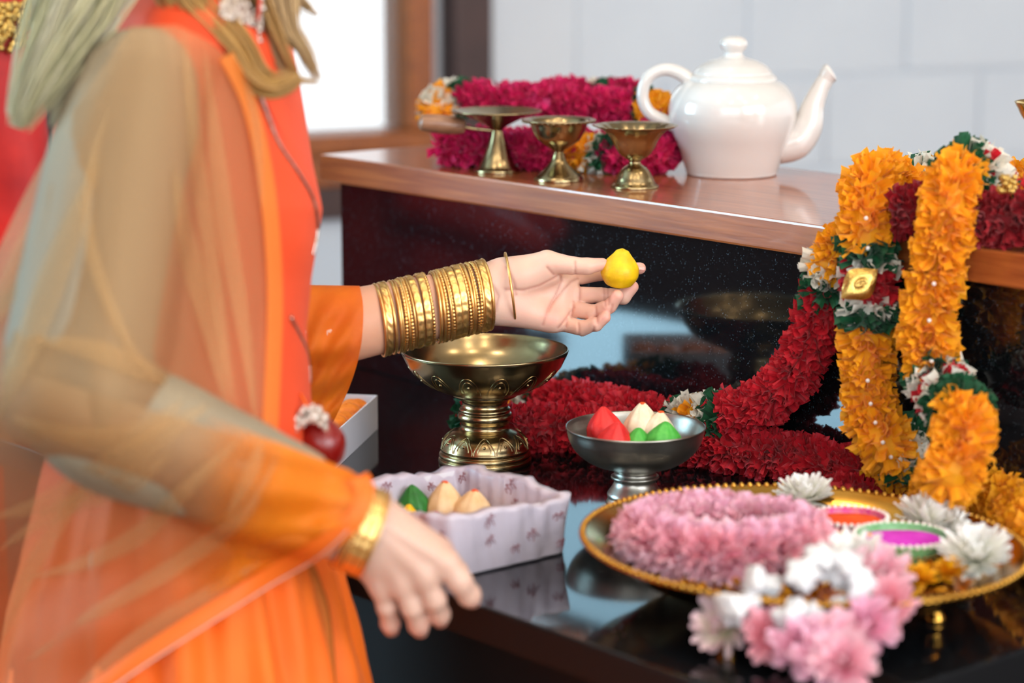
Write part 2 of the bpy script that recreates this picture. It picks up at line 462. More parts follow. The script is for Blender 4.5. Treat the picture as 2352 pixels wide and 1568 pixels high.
# side wall on the left with its tall window, seen only as a reflection in the granite
o = MB()
o.box(Vector((0, 0, 0)), Vector((1, 0, 0)), Vector((0, 1, 0)), Z3, -3.3, -3.15, 3.15, 8, 0, 3.0)
o.box(Vector((0, 0, 0)), Vector((1, 0, 0)), Vector((0, 1, 0)), Z3, -3.3, -3.15, -1.8, 1.0, 0, 3.0)
o.box(Vector((0, 0, 0)), Vector((1, 0, 0)), Vector((0, 1, 0)), Z3, -3.3, -3.15, 1.0, 3.15, 2.4, 3.0)
o.box(Vector((0, 0, 0)), Vector((1, 0, 0)), Vector((0, 1, 0)), Z3, -3.3, -3.15, 1.0, 3.15, 0, 0.8)
o = o.build('wall_side', M_DARKW); tag(o, 'dark timber side wall left of the altar, out of view', 'wall', kind='structure')

# ------------------------------------------------------------------ altar
S_END = st_of(PZ(2352, 1490, TZ))[0]
T_FR = st_of(PZ(1220, 1432, TZ))[1]
PNL = PPL(785, 418, A(0, 0, 0), VB).z            # top of the riser
SH_T0 = -0.014
SHT = PPL(785, 362, A(0, SH_T0, 0), VB).z        # top of the wooden shelf
alt = root('altar_table', A(0.4, -0.2, 0), 'black polished granite altar table with a raised back step', 'altar')
mb = MB(); mb.box(ORG - Z3 * ORG.z, US, VB, Z3, -0.06, S_END, T_FR, 0.0, TZ - 0.03, TZ, 0.003); slab = mb.build('table_slab', M_GRAN, alt); slab.data.materials.append(M_BASE)
for pl in slab.data.polygons:
    if pl.normal.z < 0.9: pl.material_index = 1
mb = MB(); mb.box(ORG - Z3 * ORG.z, US, VB, Z3, -0.04, S_END - 0.02, T_FR + 0.07, 0.0, 0.0, TZ - 0.031); mb.build('base_block', M_BASE, alt)
mb = MB(); mb.box(ORG - Z3 * ORG.z, US, VB, Z3, 0.0, 1.95, 0.001, 0.29, 0.0, PNL, 0.002); mb.build('riser', M_GRAN, alt)
sh = MB(); sh.box(ORG - Z3 * ORG.z, US, VB, Z3, -0.020, 2.0, SH_T0, 0.305, PNL + 0.0005, SHT, 0.0025)
sh = sh.build('wooden_shelf', M_SHELF); tag(sh, 'thick oiled wooden shelf board capping the black granite step', 'shelf')
# ------------------------------------------------------------------ brass, porcelain, boxes, sweets
def metal(name, c, rough, var, vscale=30, bump=0.05):
    return pmat(name, c, rough=rough, metal=1.0, var=var, vscale=vscale, bump=bump, bscale=90, bdist=0.001)
M_BRASS = metal('old_brass', lin(178, 158, 120), 0.22, lin(150, 130, 92))
M_BRASS2 = metal('polished_brass', lin(206, 176, 116), 0.16, lin(182, 150, 88))
M_PEWTER = metal('dull_pewter', lin(186, 183, 174), 0.36, lin(150, 147, 138))
M_GOLD = metal('bangle_gold', lin(246, 206, 138), 0.36, lin(236, 188, 108), vscale=300, bump=0.1)
M_TRAY = metal('tray_brass', lin(206, 158, 72), 0.16, lin(184, 132, 52))
M_PORC = pmat('white_porcelain', lin(216, 211, 207), rough=0.12, coat=0.6)
M_HANDLE = wood('turned_wood', lin(164, 118, 88), lin(124, 82, 60), rough=0.4, coat=0.2, scale=2)

def px_lathe(name, cx, by, rows, plane_z, mat, parent=None, n=72, rmod=None, sub=4):
    """lathe from silhouette rows (half width px, height px above the foot) for a thing standing at pixel (cx, by)"""
    base = PZ(cx, by, plane_z)
    sc_ = (base - CAM).dot(FWD) / FPX
    prof = [(hw * sc_, h * sc_ * 1.015) for hw, h in rows]
    V, F, pr = lathe(prof, n, sub, origin=base, rmod=rmod)
    return base, sc_, V, F, pr

# --- teapot
TP = PZ(1680, 400, SHT)
tps = (TP - CAM).dot(FWD) / FPX
tp = root('teapot', TP, 'white glazed porcelain teapot standing on the wooden shelf', 'teapot')
rows = [(0, 2), (88, 2), (100, 0), (105, 4), (107, 12), (122, 60), (140, 105), (147, 140), (143, 172), (128, 198), (110, 212), (98, 216), (92, 214), (80, 205)]
V, F, pr = lathe([(a * tps, b * tps) for a, b in rows], 80, 4, TP); mk('body', V, F, M_PORC, tp)
rows = [(99, 213), (101, 219), (97, 226), (90, 231), (88, 236), (74, 250), (50, 262), (30, 267), (23, 272), (22, 279), (29, 288), (32, 298), (27, 309), (14, 315), (0, 316)]
V, F, pr = lathe([(a * tps, b * tps) for a, b in rows], 72, 4, TP); mk('lid', V, F, M_PORC, tp)
def tpx(x, y): # a point in the teapot's own vertical plane
    return TP + Vector(((x - 1680) * tps, 0.0, (412 - y) * tps))
def sweep(pts, radii, n=18, flat=1.0):
    c = catmull([tuple(p) for p in pts], 6); return tube(c, radii, n, True, flat)
V, F = sweep([tpx(1785, 345), tpx(1825, 335), tpx(1852, 300), tpx(1864, 255), tpx(1880, 215), tpx(1898, 184)], [44 * tps, 43 * tps, 36 * tps, 26 * tps, 20 * tps, 18 * tps], 22)
sp = mk('spout', V, F, M_PORC, tp)
V, F = sweep([tpx(1890, 196), tpx(1899, 183), tpx(1906, 178)], [18 * tps, 21 * tps, 24 * tps, 19 * tps], 22); mk('spout_lip', V, F, M_PORC, sp)
V, F = sweep([tpx(1600, 222), tpx(1568, 186), tpx(1525, 172), tpx(1487, 190), tpx(1474, 232), tpx(1490, 270), tpx(1530, 292), tpx(1560, 305)], [17 * tps, 16 * tps, 14 * tps, 14 * tps, 14 * tps, 15 * tps, 16 * tps], 16)
mk('handle', V, F, M_PORC, tp)

# --- brass cups on the shelf
def fluted(nf, amp, t0):
    def f(th, t, r, z):
        if t < t0: return r, z
        w = (t - t0) / (1 - t0); return r * (1 + amp * w * math.cos(nf * th)), z
    return f
c1 = root('incense_dish', PZ(1142, 394, SHT), 'shallow brass dish on a tall conical foot with a wooden side handle', 'dish', 'brass offering cups on the shelf')
b, s_, V, F, pr = px_lathe('d', 1142, 394, [(0, 3), (48, 2), (54, 0), (54, 6), (46, 12), (34, 32), (22, 62), (14, 88), (13, 95), (24, 104), (60, 122), (92, 133), (102, 136), (101, 139), (90, 136), (50, 126), (0, 118)], SHT, M_BRASS)
mk('dish', V, F, M_BRASS, c1)
hb = P(1130, 300, (b - CAM).dot(FWD)); dcup = (b - CAM).dot(FWD)
V, F = tube(catmull([tuple(P(1135, 300, dcup)), tuple(P(1095, 296, dcup)), tuple(P(1060, 290, dcup - 0.005))], 5), 0.0022, 8); mk('handle_rod', V, F, M_BRASS, c1)
V, F = tube(catmull([tuple(P(1066, 290, dcup - 0.005)), tuple(P(1040, 288, dcup - 0.008)), tuple(P(1000, 284, dcup - 0.012)), tuple(P(972, 282, dcup - 0.014)), tuple(P(962, 281, dcup - 0.015))], 6), [0.0075, 0.0098, 0.0105, 0.0102, 0.0088, 0.004], 16)
mk('wooden_handle', V, F, M_HANDLE, c1)
c2 = root('offering_cup', PZ(1283, 414, SHT), 'brass cup with a round bowl and beaded rim, middle of three cups', 'cup', 'brass offering cups on the shelf')
b, s_, V, F, pr = px_lathe('d', 1283, 414, [(0, 3), (48, 2), (56, 0), (56, 6), (50, 13), (34, 26), (20, 42), (13, 60), (12, 66), (26, 76), (48, 92), (60, 112), (66, 128), (70, 132), (84, 135), (85, 138), (76, 138), (64, 132), (54, 112), (36, 92), (0, 82)], SHT, M_BRASS)
mk('cup', V, F, M_BRASS, c2)
mb = MB()
for k in range(40):
    th = 2 * math.pi * k / 40
    mb.add(*sphere((b.x + 82 * s_ * math.cos(th), b.y + 82 * s_ * math.sin(th), b.z + 137 * s_), 0.0016, 8, 5))
mb.build('beaded_rim', M_BRASS, c2, smooth=True)
c3 = root('offering_cup', PZ(1458, 430, SHT), 'brass cup with a flared fluted rim on a short dome foot, nearest the teapot', 'cup', 'brass offering cups on the shelf')
b, s_, V, F, pr = px_lathe('d', 1458, 430, [(0, 3), (46, 2), (54, 0), (54, 5), (46, 12), (40, 26), (30, 42), (16, 52), (13, 58), (17, 63), (34, 74), (46, 92), (56, 112), (74, 130), (94, 138), (95, 141), (78, 136), (52, 116), (40, 94), (0, 82)], SHT, M_BRASS, n=96, rmod=fluted(16, 0.035, 0.5))
mk('cup', V, F, M_BRASS, c3)
c4b = PZ(2420, 520, SHT)
c4 = root('pedestal_bowl', c4b, 'brass pedestal bowl cut off by the right edge of the picture', 'bowl')
s4 = (c4b - CAM).dot(FWD) / FPX
V, F, pr = lathe([(a * s4, h * s4) for a, h in [(0, 3), (58, 2), (66, 0), (64, 10), (38, 30), (18, 70), (14, 140), (16, 190), (30, 205), (60, 225), (84, 255), (96, 282), (99, 284), (90, 268), (70, 240), (0, 215)]], 64, 4, c4b)
mk('bowl', V, F, M_BRASS2, c4)

# --- large brass pedestal bowl
BB = PZ(1114, 1060, TZ); bs = (BB - CAM).dot(FWD) / FPX
bb = root('pedestal_bowl', BB, 'large engraved brass pedestal bowl, empty, below the outstretched hand', 'bowl')
prof = [(0, 4), (88, 3), (104, 0), (107, 5), (106, 11), (103, 13), (106, 18), (104, 24), (100, 27), (103, 33), (101, 38), (97, 50), (88, 63), (72, 74), (60, 79), (56, 83), (55, 90), (57, 96), (61, 101), (63, 108), (61, 115), (57, 119), (59, 124), (57, 128), (53, 132), (52, 140), (56, 147), (66, 153), (74, 157), (75, 162)]
V, F, pr = lathe([(a * bs, h * bs) for a, h in prof], 96, 3, BB); mk('pedestal', V, F, M_BRASS, bb)
prof2 = [(0, 160), (60, 160), (84, 164), (116, 176), (148, 197), (172, 222), (187, 250), (191, 260), (190, 264), (186, 261), (168, 228), (144, 205), (112, 185), (60, 172), (0, 169)]
V, F, pr2 = lathe([(a * bs, h * bs) for a, h in prof2], 120, 3, BB); bowl = mk('bowl', V, F, M_BRASS, bb)
def on_profile(pr, h):   # outer radius at height h (m) for the engraving
    return np.interp(h, pr[:, 1], pr[:, 0])
def engrave(parent, rad, zfun, n, hw, z0, z1, up=True, inner=True, r=0.00055):
    """raised lotus-petal outlines around a turned surface"""
    mb = MB()
    for k in range(n):
        c = 2 * math.pi * k / n
        for sc2 in ((1.0, 0.62) if inner else (1.0,)):
            pts = []
            for q in np.linspace(-1, 1, 21):
                u = abs(q)
                zz = (1 - u ** 1.7)
                zz = z0 + (z1 - z0) * (0.5 + (zz - 0.5) * sc2)
                th = c + hw * sc2 * math.copysign(min(1, (abs(q) * 1.15)) ** 0.8, q)
                rr = rad(zz) + 0.0002
                pts.append((BB.x + rr * math.cos(th), BB.y + rr * math.sin(th), BB.z + zz))
            mb.add(*tube(np.array(pts), r, 5, False))
        zz = (z0 + z1) / 2; rr = rad(zz)
        mb.add(*sphere((BB.x + rr * math.cos(c), BB.y + rr * math.sin(c), BB.z + zz), 0.0016, 8, 5))
    return mb.build('engraving', M_BRASS, parent, smooth=True)
pr_base = pr[(pr[:, 1] > 33 * bs) & (pr[:, 1] < 80 * bs)]
engrave(bb, lambda z: float(np.interp(z, pr_base[:, 1], pr_base[:, 0])), None, 12, 0.24, 36 * bs, 71 * bs)
no = len(pr2) // 2
pb = pr2[:no]
engrave(bb, lambda z: float(np.interp(z, pb[:, 1], pb[:, 0])), None, 14, 0.17, 180 * bs, 228 * bs, r=0.00045)

# --- small pewter bowl
SB = PZ(1458, 1158, TZ); ss = (SB - CAM).dot(FWD) / FPX
sb = root('pedestal_bowl', SB, 'small dull grey metal pedestal bowl holding red, white and green sweets', 'bowl')
prof = [(0, 4), (56, 3), (64, 0), (66, 8), (62, 16), (64, 26), (58, 36), (50, 48), (48, 58), (54, 62), (55, 68), (48, 72), (48, 80), (56, 86), (66, 89), (102, 101), (132, 122), (150, 148), (158, 178), (160, 182), (157, 183), (146, 150), (128, 128), (98, 108), (50, 98), (0, 96)]
V, F, pr3 = lathe([(a * ss, h * ss) for a, h in prof], 96, 3, SB); mk('bowl', V, F, M_PEWTER, sb)

# --- sweets
def sweet_mat(name, c, v): return pmat(name, c, rough=0.5, var=v, vscale=120, bump=0.35, bscale=260, bdist=0.0012)
M_YEL = sweet_mat('yellow_fondant', lin(246, 204, 12), lin(230, 176, 8))
M_RED = sweet_mat('red_fondant', lin(226, 44, 40), lin(200, 30, 34))
M_CRM = sweet_mat('cream_fondant', lin(238, 206, 160), lin(226, 186, 132))
M_WHT = sweet_mat('white_fondant', lin(242, 226, 200), lin(232, 210, 176))
M_GRN = sweet_mat('green_fondant', lin(86, 184, 72), lin(56, 158, 56))
M_DGN = sweet_mat('deep_green_fondant', lin(36, 124, 42), lin(24, 98, 34))
M_ORG = sweet_mat('orange_fondant', lin(246, 138, 30), lin(232, 116, 20))
M_TIP = pmat('saffron_dab', lin(226, 82, 24), rough=0.6)
def sweet(name, center_base, r, h, mat, label, cat='sweet', group=None, pleats=9, amp=0.05, seed=0, tip=None, tilt=(0, 0, 0), shape=None):
    rg = random.Random(seed); ph = [rg.uniform(0, 6.28) for _ in range(4)]
    shp = shape or [(0.0, 0.0), (0.62, 0.0), (0.86, 0.05), (0.99, 0.18), (1.0, 0.32), (0.94, 0.49), (0.78, 0.64), (0.54, 0.79), (0.32, 0.91), (0.15, 0.98), (0.0, 1.0)]
    def rm(th, t, rr, z):
        u = min(1, max(0, z / h))
        k = 1 + amp * (0.35 + u) * math.cos(pleats * th + ph[0] + 2.0 * u) * (1 - 0.5 * u) + 0.03 * math.cos(2 * th + ph[1]) + 0.02 * math.cos(3 * th + 5 * u + ph[2])
        return rr * k + 0.0, z + 0.012 * h * math.sin(3 * th + ph[3])
    V, F, _ = lathe([(a * r, b * h) for a, b in shp], 54, 4, (0, 0, 0), rmod=rm)
    o = mk(name, V, F, mat); o.location = center_base; o.rotation_euler = tilt
    tag(o, label, cat, group)
    if tip:
        V2 = V[V[:, 2] > 0.90 * h]
        Vt, Ft = sphere((0, 0, h * 0.972), 0.0032, 12, 8, (1, 1, 0.5))
        t_ = mk('saffron_tip', Vt, Ft, M_TIP); t_.parent = o
    return o
# in the pewter bowl: inner floor at height 98 * ss
zf = SB.z + 104 * ss
def inbowl(px, py, up=0.0):
    return PZ(px, py, zf + up)
G1 = 'teardrop sweets in the grey bowl'
sweet('teardrop_sweet', PZ(1392, 1018, zf + .012), 0.0165, 0.034, M_RED, 'red teardrop sweet at the back left of the grey bowl', group=G1, seed=1, tilt=(-.1, -.1, 0))
sweet('teardrop_sweet', PZ(1408, 1052, zf + .008), 0.0175, 0.034, M_RED, 'red teardrop sweet in front of the other red one in the grey bowl', group=G1, seed=2, tilt=(.12, .1, .4))
sweet('teardrop_sweet', PZ(1475, 1022, zf + .010), 0.0185, 0.040, M_WHT, 'creamy white teardrop sweet with orange flecks, tallest in the grey bowl', group=G1, seed=3, tip=True)
sweet('teardrop_sweet', PZ(1512, 1022, zf + .013), 0.0150, 0.031, M_WHT, 'creamy white teardrop sweet leaning behind the right green one', group=G1, seed=4, tip=True, tilt=(0, .15, 1))
sweet('teardrop_sweet', PZ(1466, 1060, zf + .005), 0.016, 0.031, M_GRN, 'bright green teardrop sweet at the front middle of the grey bowl', group=G1, seed=5)
sweet('teardrop_sweet', PZ(1520, 1040, zf + .014), 0.0165, 0.029, M_GRN, 'bright green teardrop sweet at the right of the grey bowl', group=G1, seed=6, tilt=(0, .12, 0))

# --- white carton of orange sweets
M_CARD = pmat('white_card', lin(226, 224, 232), rough=0.55)
cr = PZ(868, 985, TZ); cl = PZ(786, 1063, TZ)
cdir = (cl - cr).normalized(); cw = Vector((cdir.y, -cdir.x, 0))   # towards the left
if cw.x > 0: cw = -cw
Lc = 0.19; Wc = 0.12; hc = 0.036
cart = root('sweet_carton', cr + cdir * Lc / 2 + cw * Wc / 2, 'plain white card carton filled with orange sweets beside the brass bowl', 'box')
o0 = Vector((cr.x, cr.y, TZ))
for nm, x0, x1, y0, y1, z0, z1 in (('side_panel', 0, Lc, 0, 0.0016, 0.0, hc), ('side_panel', 0, Lc, Wc - 0.0016, Wc, 0.0, hc), ('end_panel', 0, 0.0016, 0.0017, Wc - 0.0017, 0, hc), ('end_panel', Lc - 0.0016, Lc, 0.0017, Wc - 0.0017, 0, hc), ('bottom_panel', 0.002, Lc - 0.002, 0.002, Wc - 0.002, 0, 0.0016)):
    mb = MB(); mb.box(o0, cdir, cw, Z3, x0, x1, y0, y1, z0, z1, 0.0004); mb.build(nm, M_CARD, cart)
shp_flat = [(0, 0), (0.8, 0.0), (0.97, 0.15), (1, 0.45), (0.94, 0.72), (0.75, 0.9), (0.4, 0.98), (0, 1.0)]
k = 0
ORD = ['first', 'second', 'third', 'fourth', 'fifth']
for j, n_, rown in ((0, 5, 'outer'), (1, 4, 'inner')):
    for i in range(n_):
        q = o0 + cdir * (0.020 + 0.029 * i) + cw * (0.020 + 0.036 * j) + Z3 * 0.002
        sweet('round_sweet', q, 0.0160, 0.033 + 0.002 * ((i + j) % 2), M_ORG, 'round orange sweet, %s from the far end of the %s row in the white carton' % (ORD[i], rown), group='orange sweets in the white carton', pleats=12, amp=0.02, seed=20 + k, shape=shp_flat)
        k += 1

# --- carton lined with printed tissue
M_TISS = pmat('printed_tissue', lin(218, 208, 220), rough=0.35, var=lin(206, 198, 214), vscale=18, bump=0.55, bscale=30, bdist=0.005, transl=0.15)
M_INK = pmat('maroon_ink', lin(150, 92, 100), rough=0.6)
bR = PZ(1308, 1268, TZ); 
box_s = 0.145; box_t = 0.135; hb_ = 0.047
tb = root('tissue_lined_box', bR + (-US) * box_s / 2 - VB * box_t / 2, 'sweet box lined with crinkled white tissue printed with small maroon script', 'box')
oR = Vector((bR.x, bR.y, TZ))
mb = MB(); X_, Y_ = -US, -VB
for x0, x1, y0, y1, z0, z1 in ((0.004, box_s - .004, 0.004, box_t - .004, 0, 0.002), (0.004, box_s - .004, 0.004, 0.006, 0.002, hb_), (0.004, box_s - .004, box_t - .006, box_t - .004, .002, hb_), (0.004, 0.006, 0.006, box_t - .006, .002, hb_), (box_s - .006, box_s - .004, .006, box_t - .006, .002, hb_)):
    mb.box(oR, X_, Y_, Z3, x0, x1, y0, y1, z0, z1)
mb.build('carton', M_CARD, tb)
# tissue: a closed band that goes up the outside, over the rim and down inside
per = 2 * (box_s + box_t)
rgt = np.random.RandomState(5)
ph = rgt.uniform(0, 6.28, 12)
def per_pt(u, off):
    """point on the rounded rectangle perimeter at u in [0,1); off = outward offset; returns (x, y)"""
    rad = 0.016
    sides = [box_s - 2 * rad, box_t - 2 * rad]; arc = math.pi / 2 * rad
    L = (u % 1.0) * (2 * sum(sides) + 4 * arc)
    cx, cy = [box_s - rad, box_s - rad, rad, rad], [rad, box_t - rad, box_t - rad, rad]
    # start on the y = box_t side and go round: each side followed by its corner
    order = [((rad, 0.0), (1, 0), sides[0], (box_s - rad, rad), -math.pi / 2), ((box_s, rad), (0, 1), sides[1], (box_s - rad, box_t - rad), 0.0),
             ((box_s - rad, box_t), (-1, 0), sides[0], (rad, box_t - rad), math.pi / 2), ((0.0, box_t - rad), (0, -1), sides[1], (rad, rad), math.pi)]
    for (sx, sy), (dx, dy), ln, (ccx, ccy), a0 in order:
        if L <= ln:
            return (sx + dx * L + dy * off, sy + dy * L - dx * off)
        L -= ln
        if L <= arc:
            a = a0 + L / rad
            return (ccx + (rad + off) * math.cos(a), ccy + (rad + off) * math.sin(a))
        L -= arc
    return (rad, -off)
def tissue_pt(u, v):
    """v: 0 outside foot, 0.5 rim, 1 inside floor edge"""
    w = 2 * math.pi * u
    rip = 0.0010 * math.sin(7 * w + ph[0] + 3 * v + 1.5 * math.sin(2 * w)) + 0.0008 * math.sin(15 * w + ph[1] - 5 * v + 2 * math.sin(3 * w + 1)) + 0.0006 * math.sin(33 * w + ph[2] + 9 * v)
    rimz = hb_ + 0.004 + 0.0026 * math.sin(3 * w + ph[3]) + 0.0016 * math.sin(8 * w + ph[4] + math.sin(2 * w)) + 0.0010 * math.sin(19 * w + ph[5] + 2 * math.sin(3 * w))
    if v < 0.5:
        q = v / 0.5; z = 0.002 + (rimz - 0.002) * q; off = 0.0045 + rip * (0.5 + q) - 0.003 * (1 - q)
    else:
        q = (v - 0.5) / 0.5; z = rimz + (0.006 - rimz) * q; off = -0.006 - 0.008 * q + rip * (1 - 0.3 * q)
    if 0.40 < v < 0.60:
        k = 1 - abs(v - 0.5) / 0.1; z += 0.002 * k
    x, y = per_pt(u, off)
    return oR + X_ * x + Y_ * y + Z3 * max(z, 0.0015)
nu, nv = 220, 30
V = [tissue_pt(i / nu, j / (nv - 1)) for j in range(nv) for i in range(nu)]
F = [(j * nu + i, j * nu + (i + 1) % nu, (j + 1) * nu + (i + 1) % nu, (j + 1) * nu + i) for j in range(nv - 1) for i in range(nu)]
F.append(tuple((nv - 1) * nu + i for i in range(nu)))
tis = mk('tissue_lining', np.array([tuple(v) for v in V]), F, M_TISS, tb)
# the small printed marks, flat on the paper
strokes = [[(0, 0), (.25, .5), (.5, .55), (.35, .15)], [(.3, .9), (.55, .6), (.85, .75), (.6, .2), (.75, -.1)], [(.05, .75), (.3, .7), (.45, .95)], [(.8, .4), (1.0, .5), (.95, .1)]]
rg = random.Random(8)
mn = 0
for vv, n_, o_ in ((0.60, 10, 0.2), (0.72, 9, 0.7), (0.84, 10, 0.4), (0.38, 9, 0.5), (0.24, 10, 0.0), (0.12, 9, 0.6)):
    for k in range(n_):
        u0 = ((k + o_) / n_ + rg.uniform(-.025, .025)) % 1.0; vj = vv + rg.uniform(-.035, .035); sz = rg.uniform(.9, 1.35)
        mb = MB(); ro = rg.uniform(-1.0, 1.0)
        for st in strokes:
            pts = []
            cu = catmull([(x - .5, y - .5) for x, y in st], 4)
            for x, y in cu:
                xr = x * math.cos(ro) - y * math.sin(ro); yr = x * math.sin(ro) + y * math.cos(ro)
                uu = u0 + sz * xr * 0.010 / per * (1 if vv > .5 else -1); v2 = vj - sz * yr * 0.085 * (1 if vv > .5 else -1)
                e = 1e-3
                p = tissue_pt(uu % 1, v2); n = (tissue_pt((uu + e) % 1, v2) - p).cross(tissue_pt(uu % 1, v2 + e) - p).normalized()
                cen = oR + X_ * box_s / 2 + Y_ * box_t / 2
                outw = (p - cen); outw.z = 0
                if n.dot(outw) * (1 if vv < .5 else -1) < 0: n = -n
                pts.append(p + n * 0.0004)
            T_, N__, B_ = frames(np.array([tuple(p) for p in pts]))
            mb.add(*tube(np.array([tuple(p) for p in pts]), 0.00042, 4, False))
        mb.build('printed_mark', M_INK, tis); mn += 1
G2 = 'sweets in the tissue-lined box'
def inbox(px, py, up=0.004): return PZ(px, py, TZ + up)
sweet('teardrop_sweet', inbox(955, 1200, .012), 0.0155, 0.034, M_DGN, 'deep green teardrop sweet in the tissue-lined box', group=G2, seed=11, tilt=(0, -.1, 0))
sweet('teardrop_sweet', inbox(1022, 1205, .010), 0.0175, 0.039, M_CRM, 'cream teardrop sweet with orange tip, taller, beside the green one in the tissue box', group=G2, seed=12, tip=True)
sweet('teardrop_sweet', inbox(1082, 1212, .010), 0.0185, 0.034, M_CRM, 'cream teardrop sweet with orange tip, shorter and rightmost in the tissue box', group=G2, seed=13, tip=True, tilt=(0, .1, 0))
sweet('teardrop_sweet', inbox(940, 1225, .006), 0.012, 0.026, M_YEL, 'yellow sweet just showing in front of the deep green one', group=G2, seed=14)
sweet('teardrop_sweet', inbox(1004, 1232, .004), 0.012, 0.023, M_RED, 'red sweet just showing over the near rim of the tissue box', group=G2, seed=15)
sweet('teardrop_sweet', inbox(905, 1222, .008), 0.012, 0.026, M_YEL, 'yellow sweet half hidden by the wrist in the tissue box', group=G2, seed=16)
# ------------------------------------------------------------------ ribbon garlands
def ribbon(name, c, v, tl=0.25): return pmat(name, c, rough=0.6, var=v, vscale=90, transl=tl, sheen=0.15)
RB = {'o': ribbon('marigold_ribbon', lin(255, 180, 10), lin(254, 164, 4)), 'r': ribbon('red_ribbon', lin(214, 18, 40), lin(190, 10, 32)),
      'g': ribbon('green_ribbon', lin(10, 92, 52), lin(6, 72, 40)), 'w': ribbon('white_ribbon', lin(238, 234, 222), lin(228, 222, 204)),
      'm': ribbon('magenta_ribbon', lin(222, 14, 100), lin(200, 8, 84)), 'd': ribbon('dark_red_ribbon', lin(168, 10, 30), lin(140, 4, 22))}
RBN = {'o': 'orange_ruffle', 'r': 'red_ruffle', 'g': 'green_ruffle', 'w': 'white_ruffle', 'm': 'magenta_ruffle', 'd': 'red_ruffle'}
def petals(path, T, Nn, Bn, s0, s1, step, R, per, wid, rg, lean=0.35, crl=(0.9, 2.7), nb=5):
    """ruffled ribbon ends standing out around a core, between arc lengths s0 and s1"""
    n = len(path); L = step * (n - 1)
    rows = np.arange(s0, s1, 0.0046)
    cnt = max(1, len(rows)) * per
    s = np.repeat(rows, per) + rg.uniform(-0.003, 0.003, cnt)
    s = np.clip(s, 0, L)
    th = np.tile(np.arange(per) * 2 * np.pi / per, max(1, len(rows))) + rg.uniform(-0.35, 0.35, cnt) + np.repeat(rg.uniform(0, 6.28, max(1, len(rows))), per)
    fi = s / step; i0 = np.clip(fi.astype(int), 0, n - 2); fr = (fi - i0)[:, None]
    lerp = lambda Q: Q[i0] * (1 - fr) + Q[i0 + 1] * fr
    c = lerp(path); t = lerp(T); nn = lerp(Nn); bn = lerp(Bn)
    d = np.cos(th)[:, None] * nn + np.sin(th)[:, None] * bn
    sl = 0.38 if s1 - s0 > 0.03 else 0.16
    d = d + t * rg.normal(lean * 0.4 * sl / 0.38, sl, cnt)[:, None] + np.cross(t, d) * rg.normal(0, 0.30, cnt)[:, None]
    d /= np.linalg.norm(d, axis=1)[:, None]
    side = np.cross(t, d); side /= np.linalg.norm(side, axis=1)[:, None] + 1e-9
    ps = rg.uniform(-1.3, 1.3, cnt)
    nor = np.cross(d, side)
    sd = np.cos(ps)[:, None] * side + np.sin(ps)[:, None] * nor
    nr = np.cross(d, sd)
    ln = R * rg.uniform(0.86, 1.10, cnt)
    w = wid * rg.uniform(0.75, 1.25, cnt)
    cur = rg.uniform(crl[0], crl[1], cnt) * np.where(rg.rand(cnt) < 0.5, -1, 1)
    na = 3
    aa = np.array([0.30, 0.68, 1.0]); b = np.linspace(-1, 1, nb)
    V = np.zeros((cnt, na, nb, 3))
    bend = rg.normal(0, 0.22, cnt)
    skew = rg.normal(0, 0.06, cnt)
    for ia, a in enumerate(aa):
        for ib, bb_ in enumerate(b):
            ang = cur * bb_ * (0.5 + 0.5 * a)
            rad = (w / 2) * (0.45 + 0.55 * a) / np.maximum(np.abs(cur * (0.5 + 0.5 * a)), 0.15)
            x = rad * np.sin(np.abs(cur) * bb_ * (0.5 + 0.5 * a)); y = rad * (1 - np.cos(ang)) * np.sign(cur)
            la = ln * a * (1 + (skew * bb_ if ia == na - 1 else 0))
            V[:, ia, ib] = c + d * la[:, None] + sd * x[:, None] + nr * (y + bend * ln * a * a * 0.5)[:, None]
    base = grid_faces(na, nb)
    F = (base[None] + (np.arange(cnt) * na * nb)[:, None, None]).reshape(-1, 4)
    return V.reshape(-1, 3), F
def garland(rootobj, ctrl, R, seed, per=13, wid=0.019, lean=0.35, crl=(0.9, 2.7), nb=5):
    """ctrl: list of (Vector, colour letter for the stretch that starts there)"""
    rg = np.random.RandomState(seed)
    pts = [tuple(p) for p, _ in ctrl]; m = 10
    dense = catmull(pts, m)
    seg = np.linalg.norm(np.diff(dense, axis=0), axis=1); cum = np.concatenate([[0], np.cumsum(seg)])
    at_ctrl = [cum[min(i * m, len(cum) - 1)] for i in range(len(pts))]
    step = 0.003
    path, L = resample(dense, step); st = L / (len(path) - 1)
    T, Nn, Bn = frames(path)
    i = 0; parts = []
    while i < len(ctrl) - 1:
        j = i
        while j < len(ctrl) - 1 and ctrl[j][1] == ctrl[i][1]: j += 1
        s0, s1 = at_ctrl[i], at_ctrl[j]; col = ctrl[i][1]
        rr = R * (1.06 if col in 'gw' else 1.0)
        V, F = petals(path, T, Nn, Bn, s0 + 0.001, s1 - 0.001, st, rr, per, wid * (1.25 if col in 'gw' else 1), rg, lean, crl, nb)
        k0, k1 = int(s0 / st), min(len(path), int(s1 / st) + 2)
        if k1 - k0 >= 2:
            tv, tf = tube(path[k0:k1], R * 0.55, 10)
            F = [tuple(f) for f in F.tolist()] + [tuple(q + len(V) for q in f) for f in tf]
            V = np.concatenate([V, tv])
        parts.append(mk(RBN[col], V, F, RB[col], rootobj, smooth=False, kind='stuff'))
        i = j
    return path, T, parts
def GP(px, py, t=-0.042): return PPL(px, py, A(0, t, 0), VB)
def SH(px, py, up): return PZ(px, py, SHT + up)
def TB(px, py, up): return PZ(px, py, TZ + up)
RG = 0.0265
M_PEARL = pmat('pearl', lin(236, 226, 220), rough=0.2, coat=0.4)
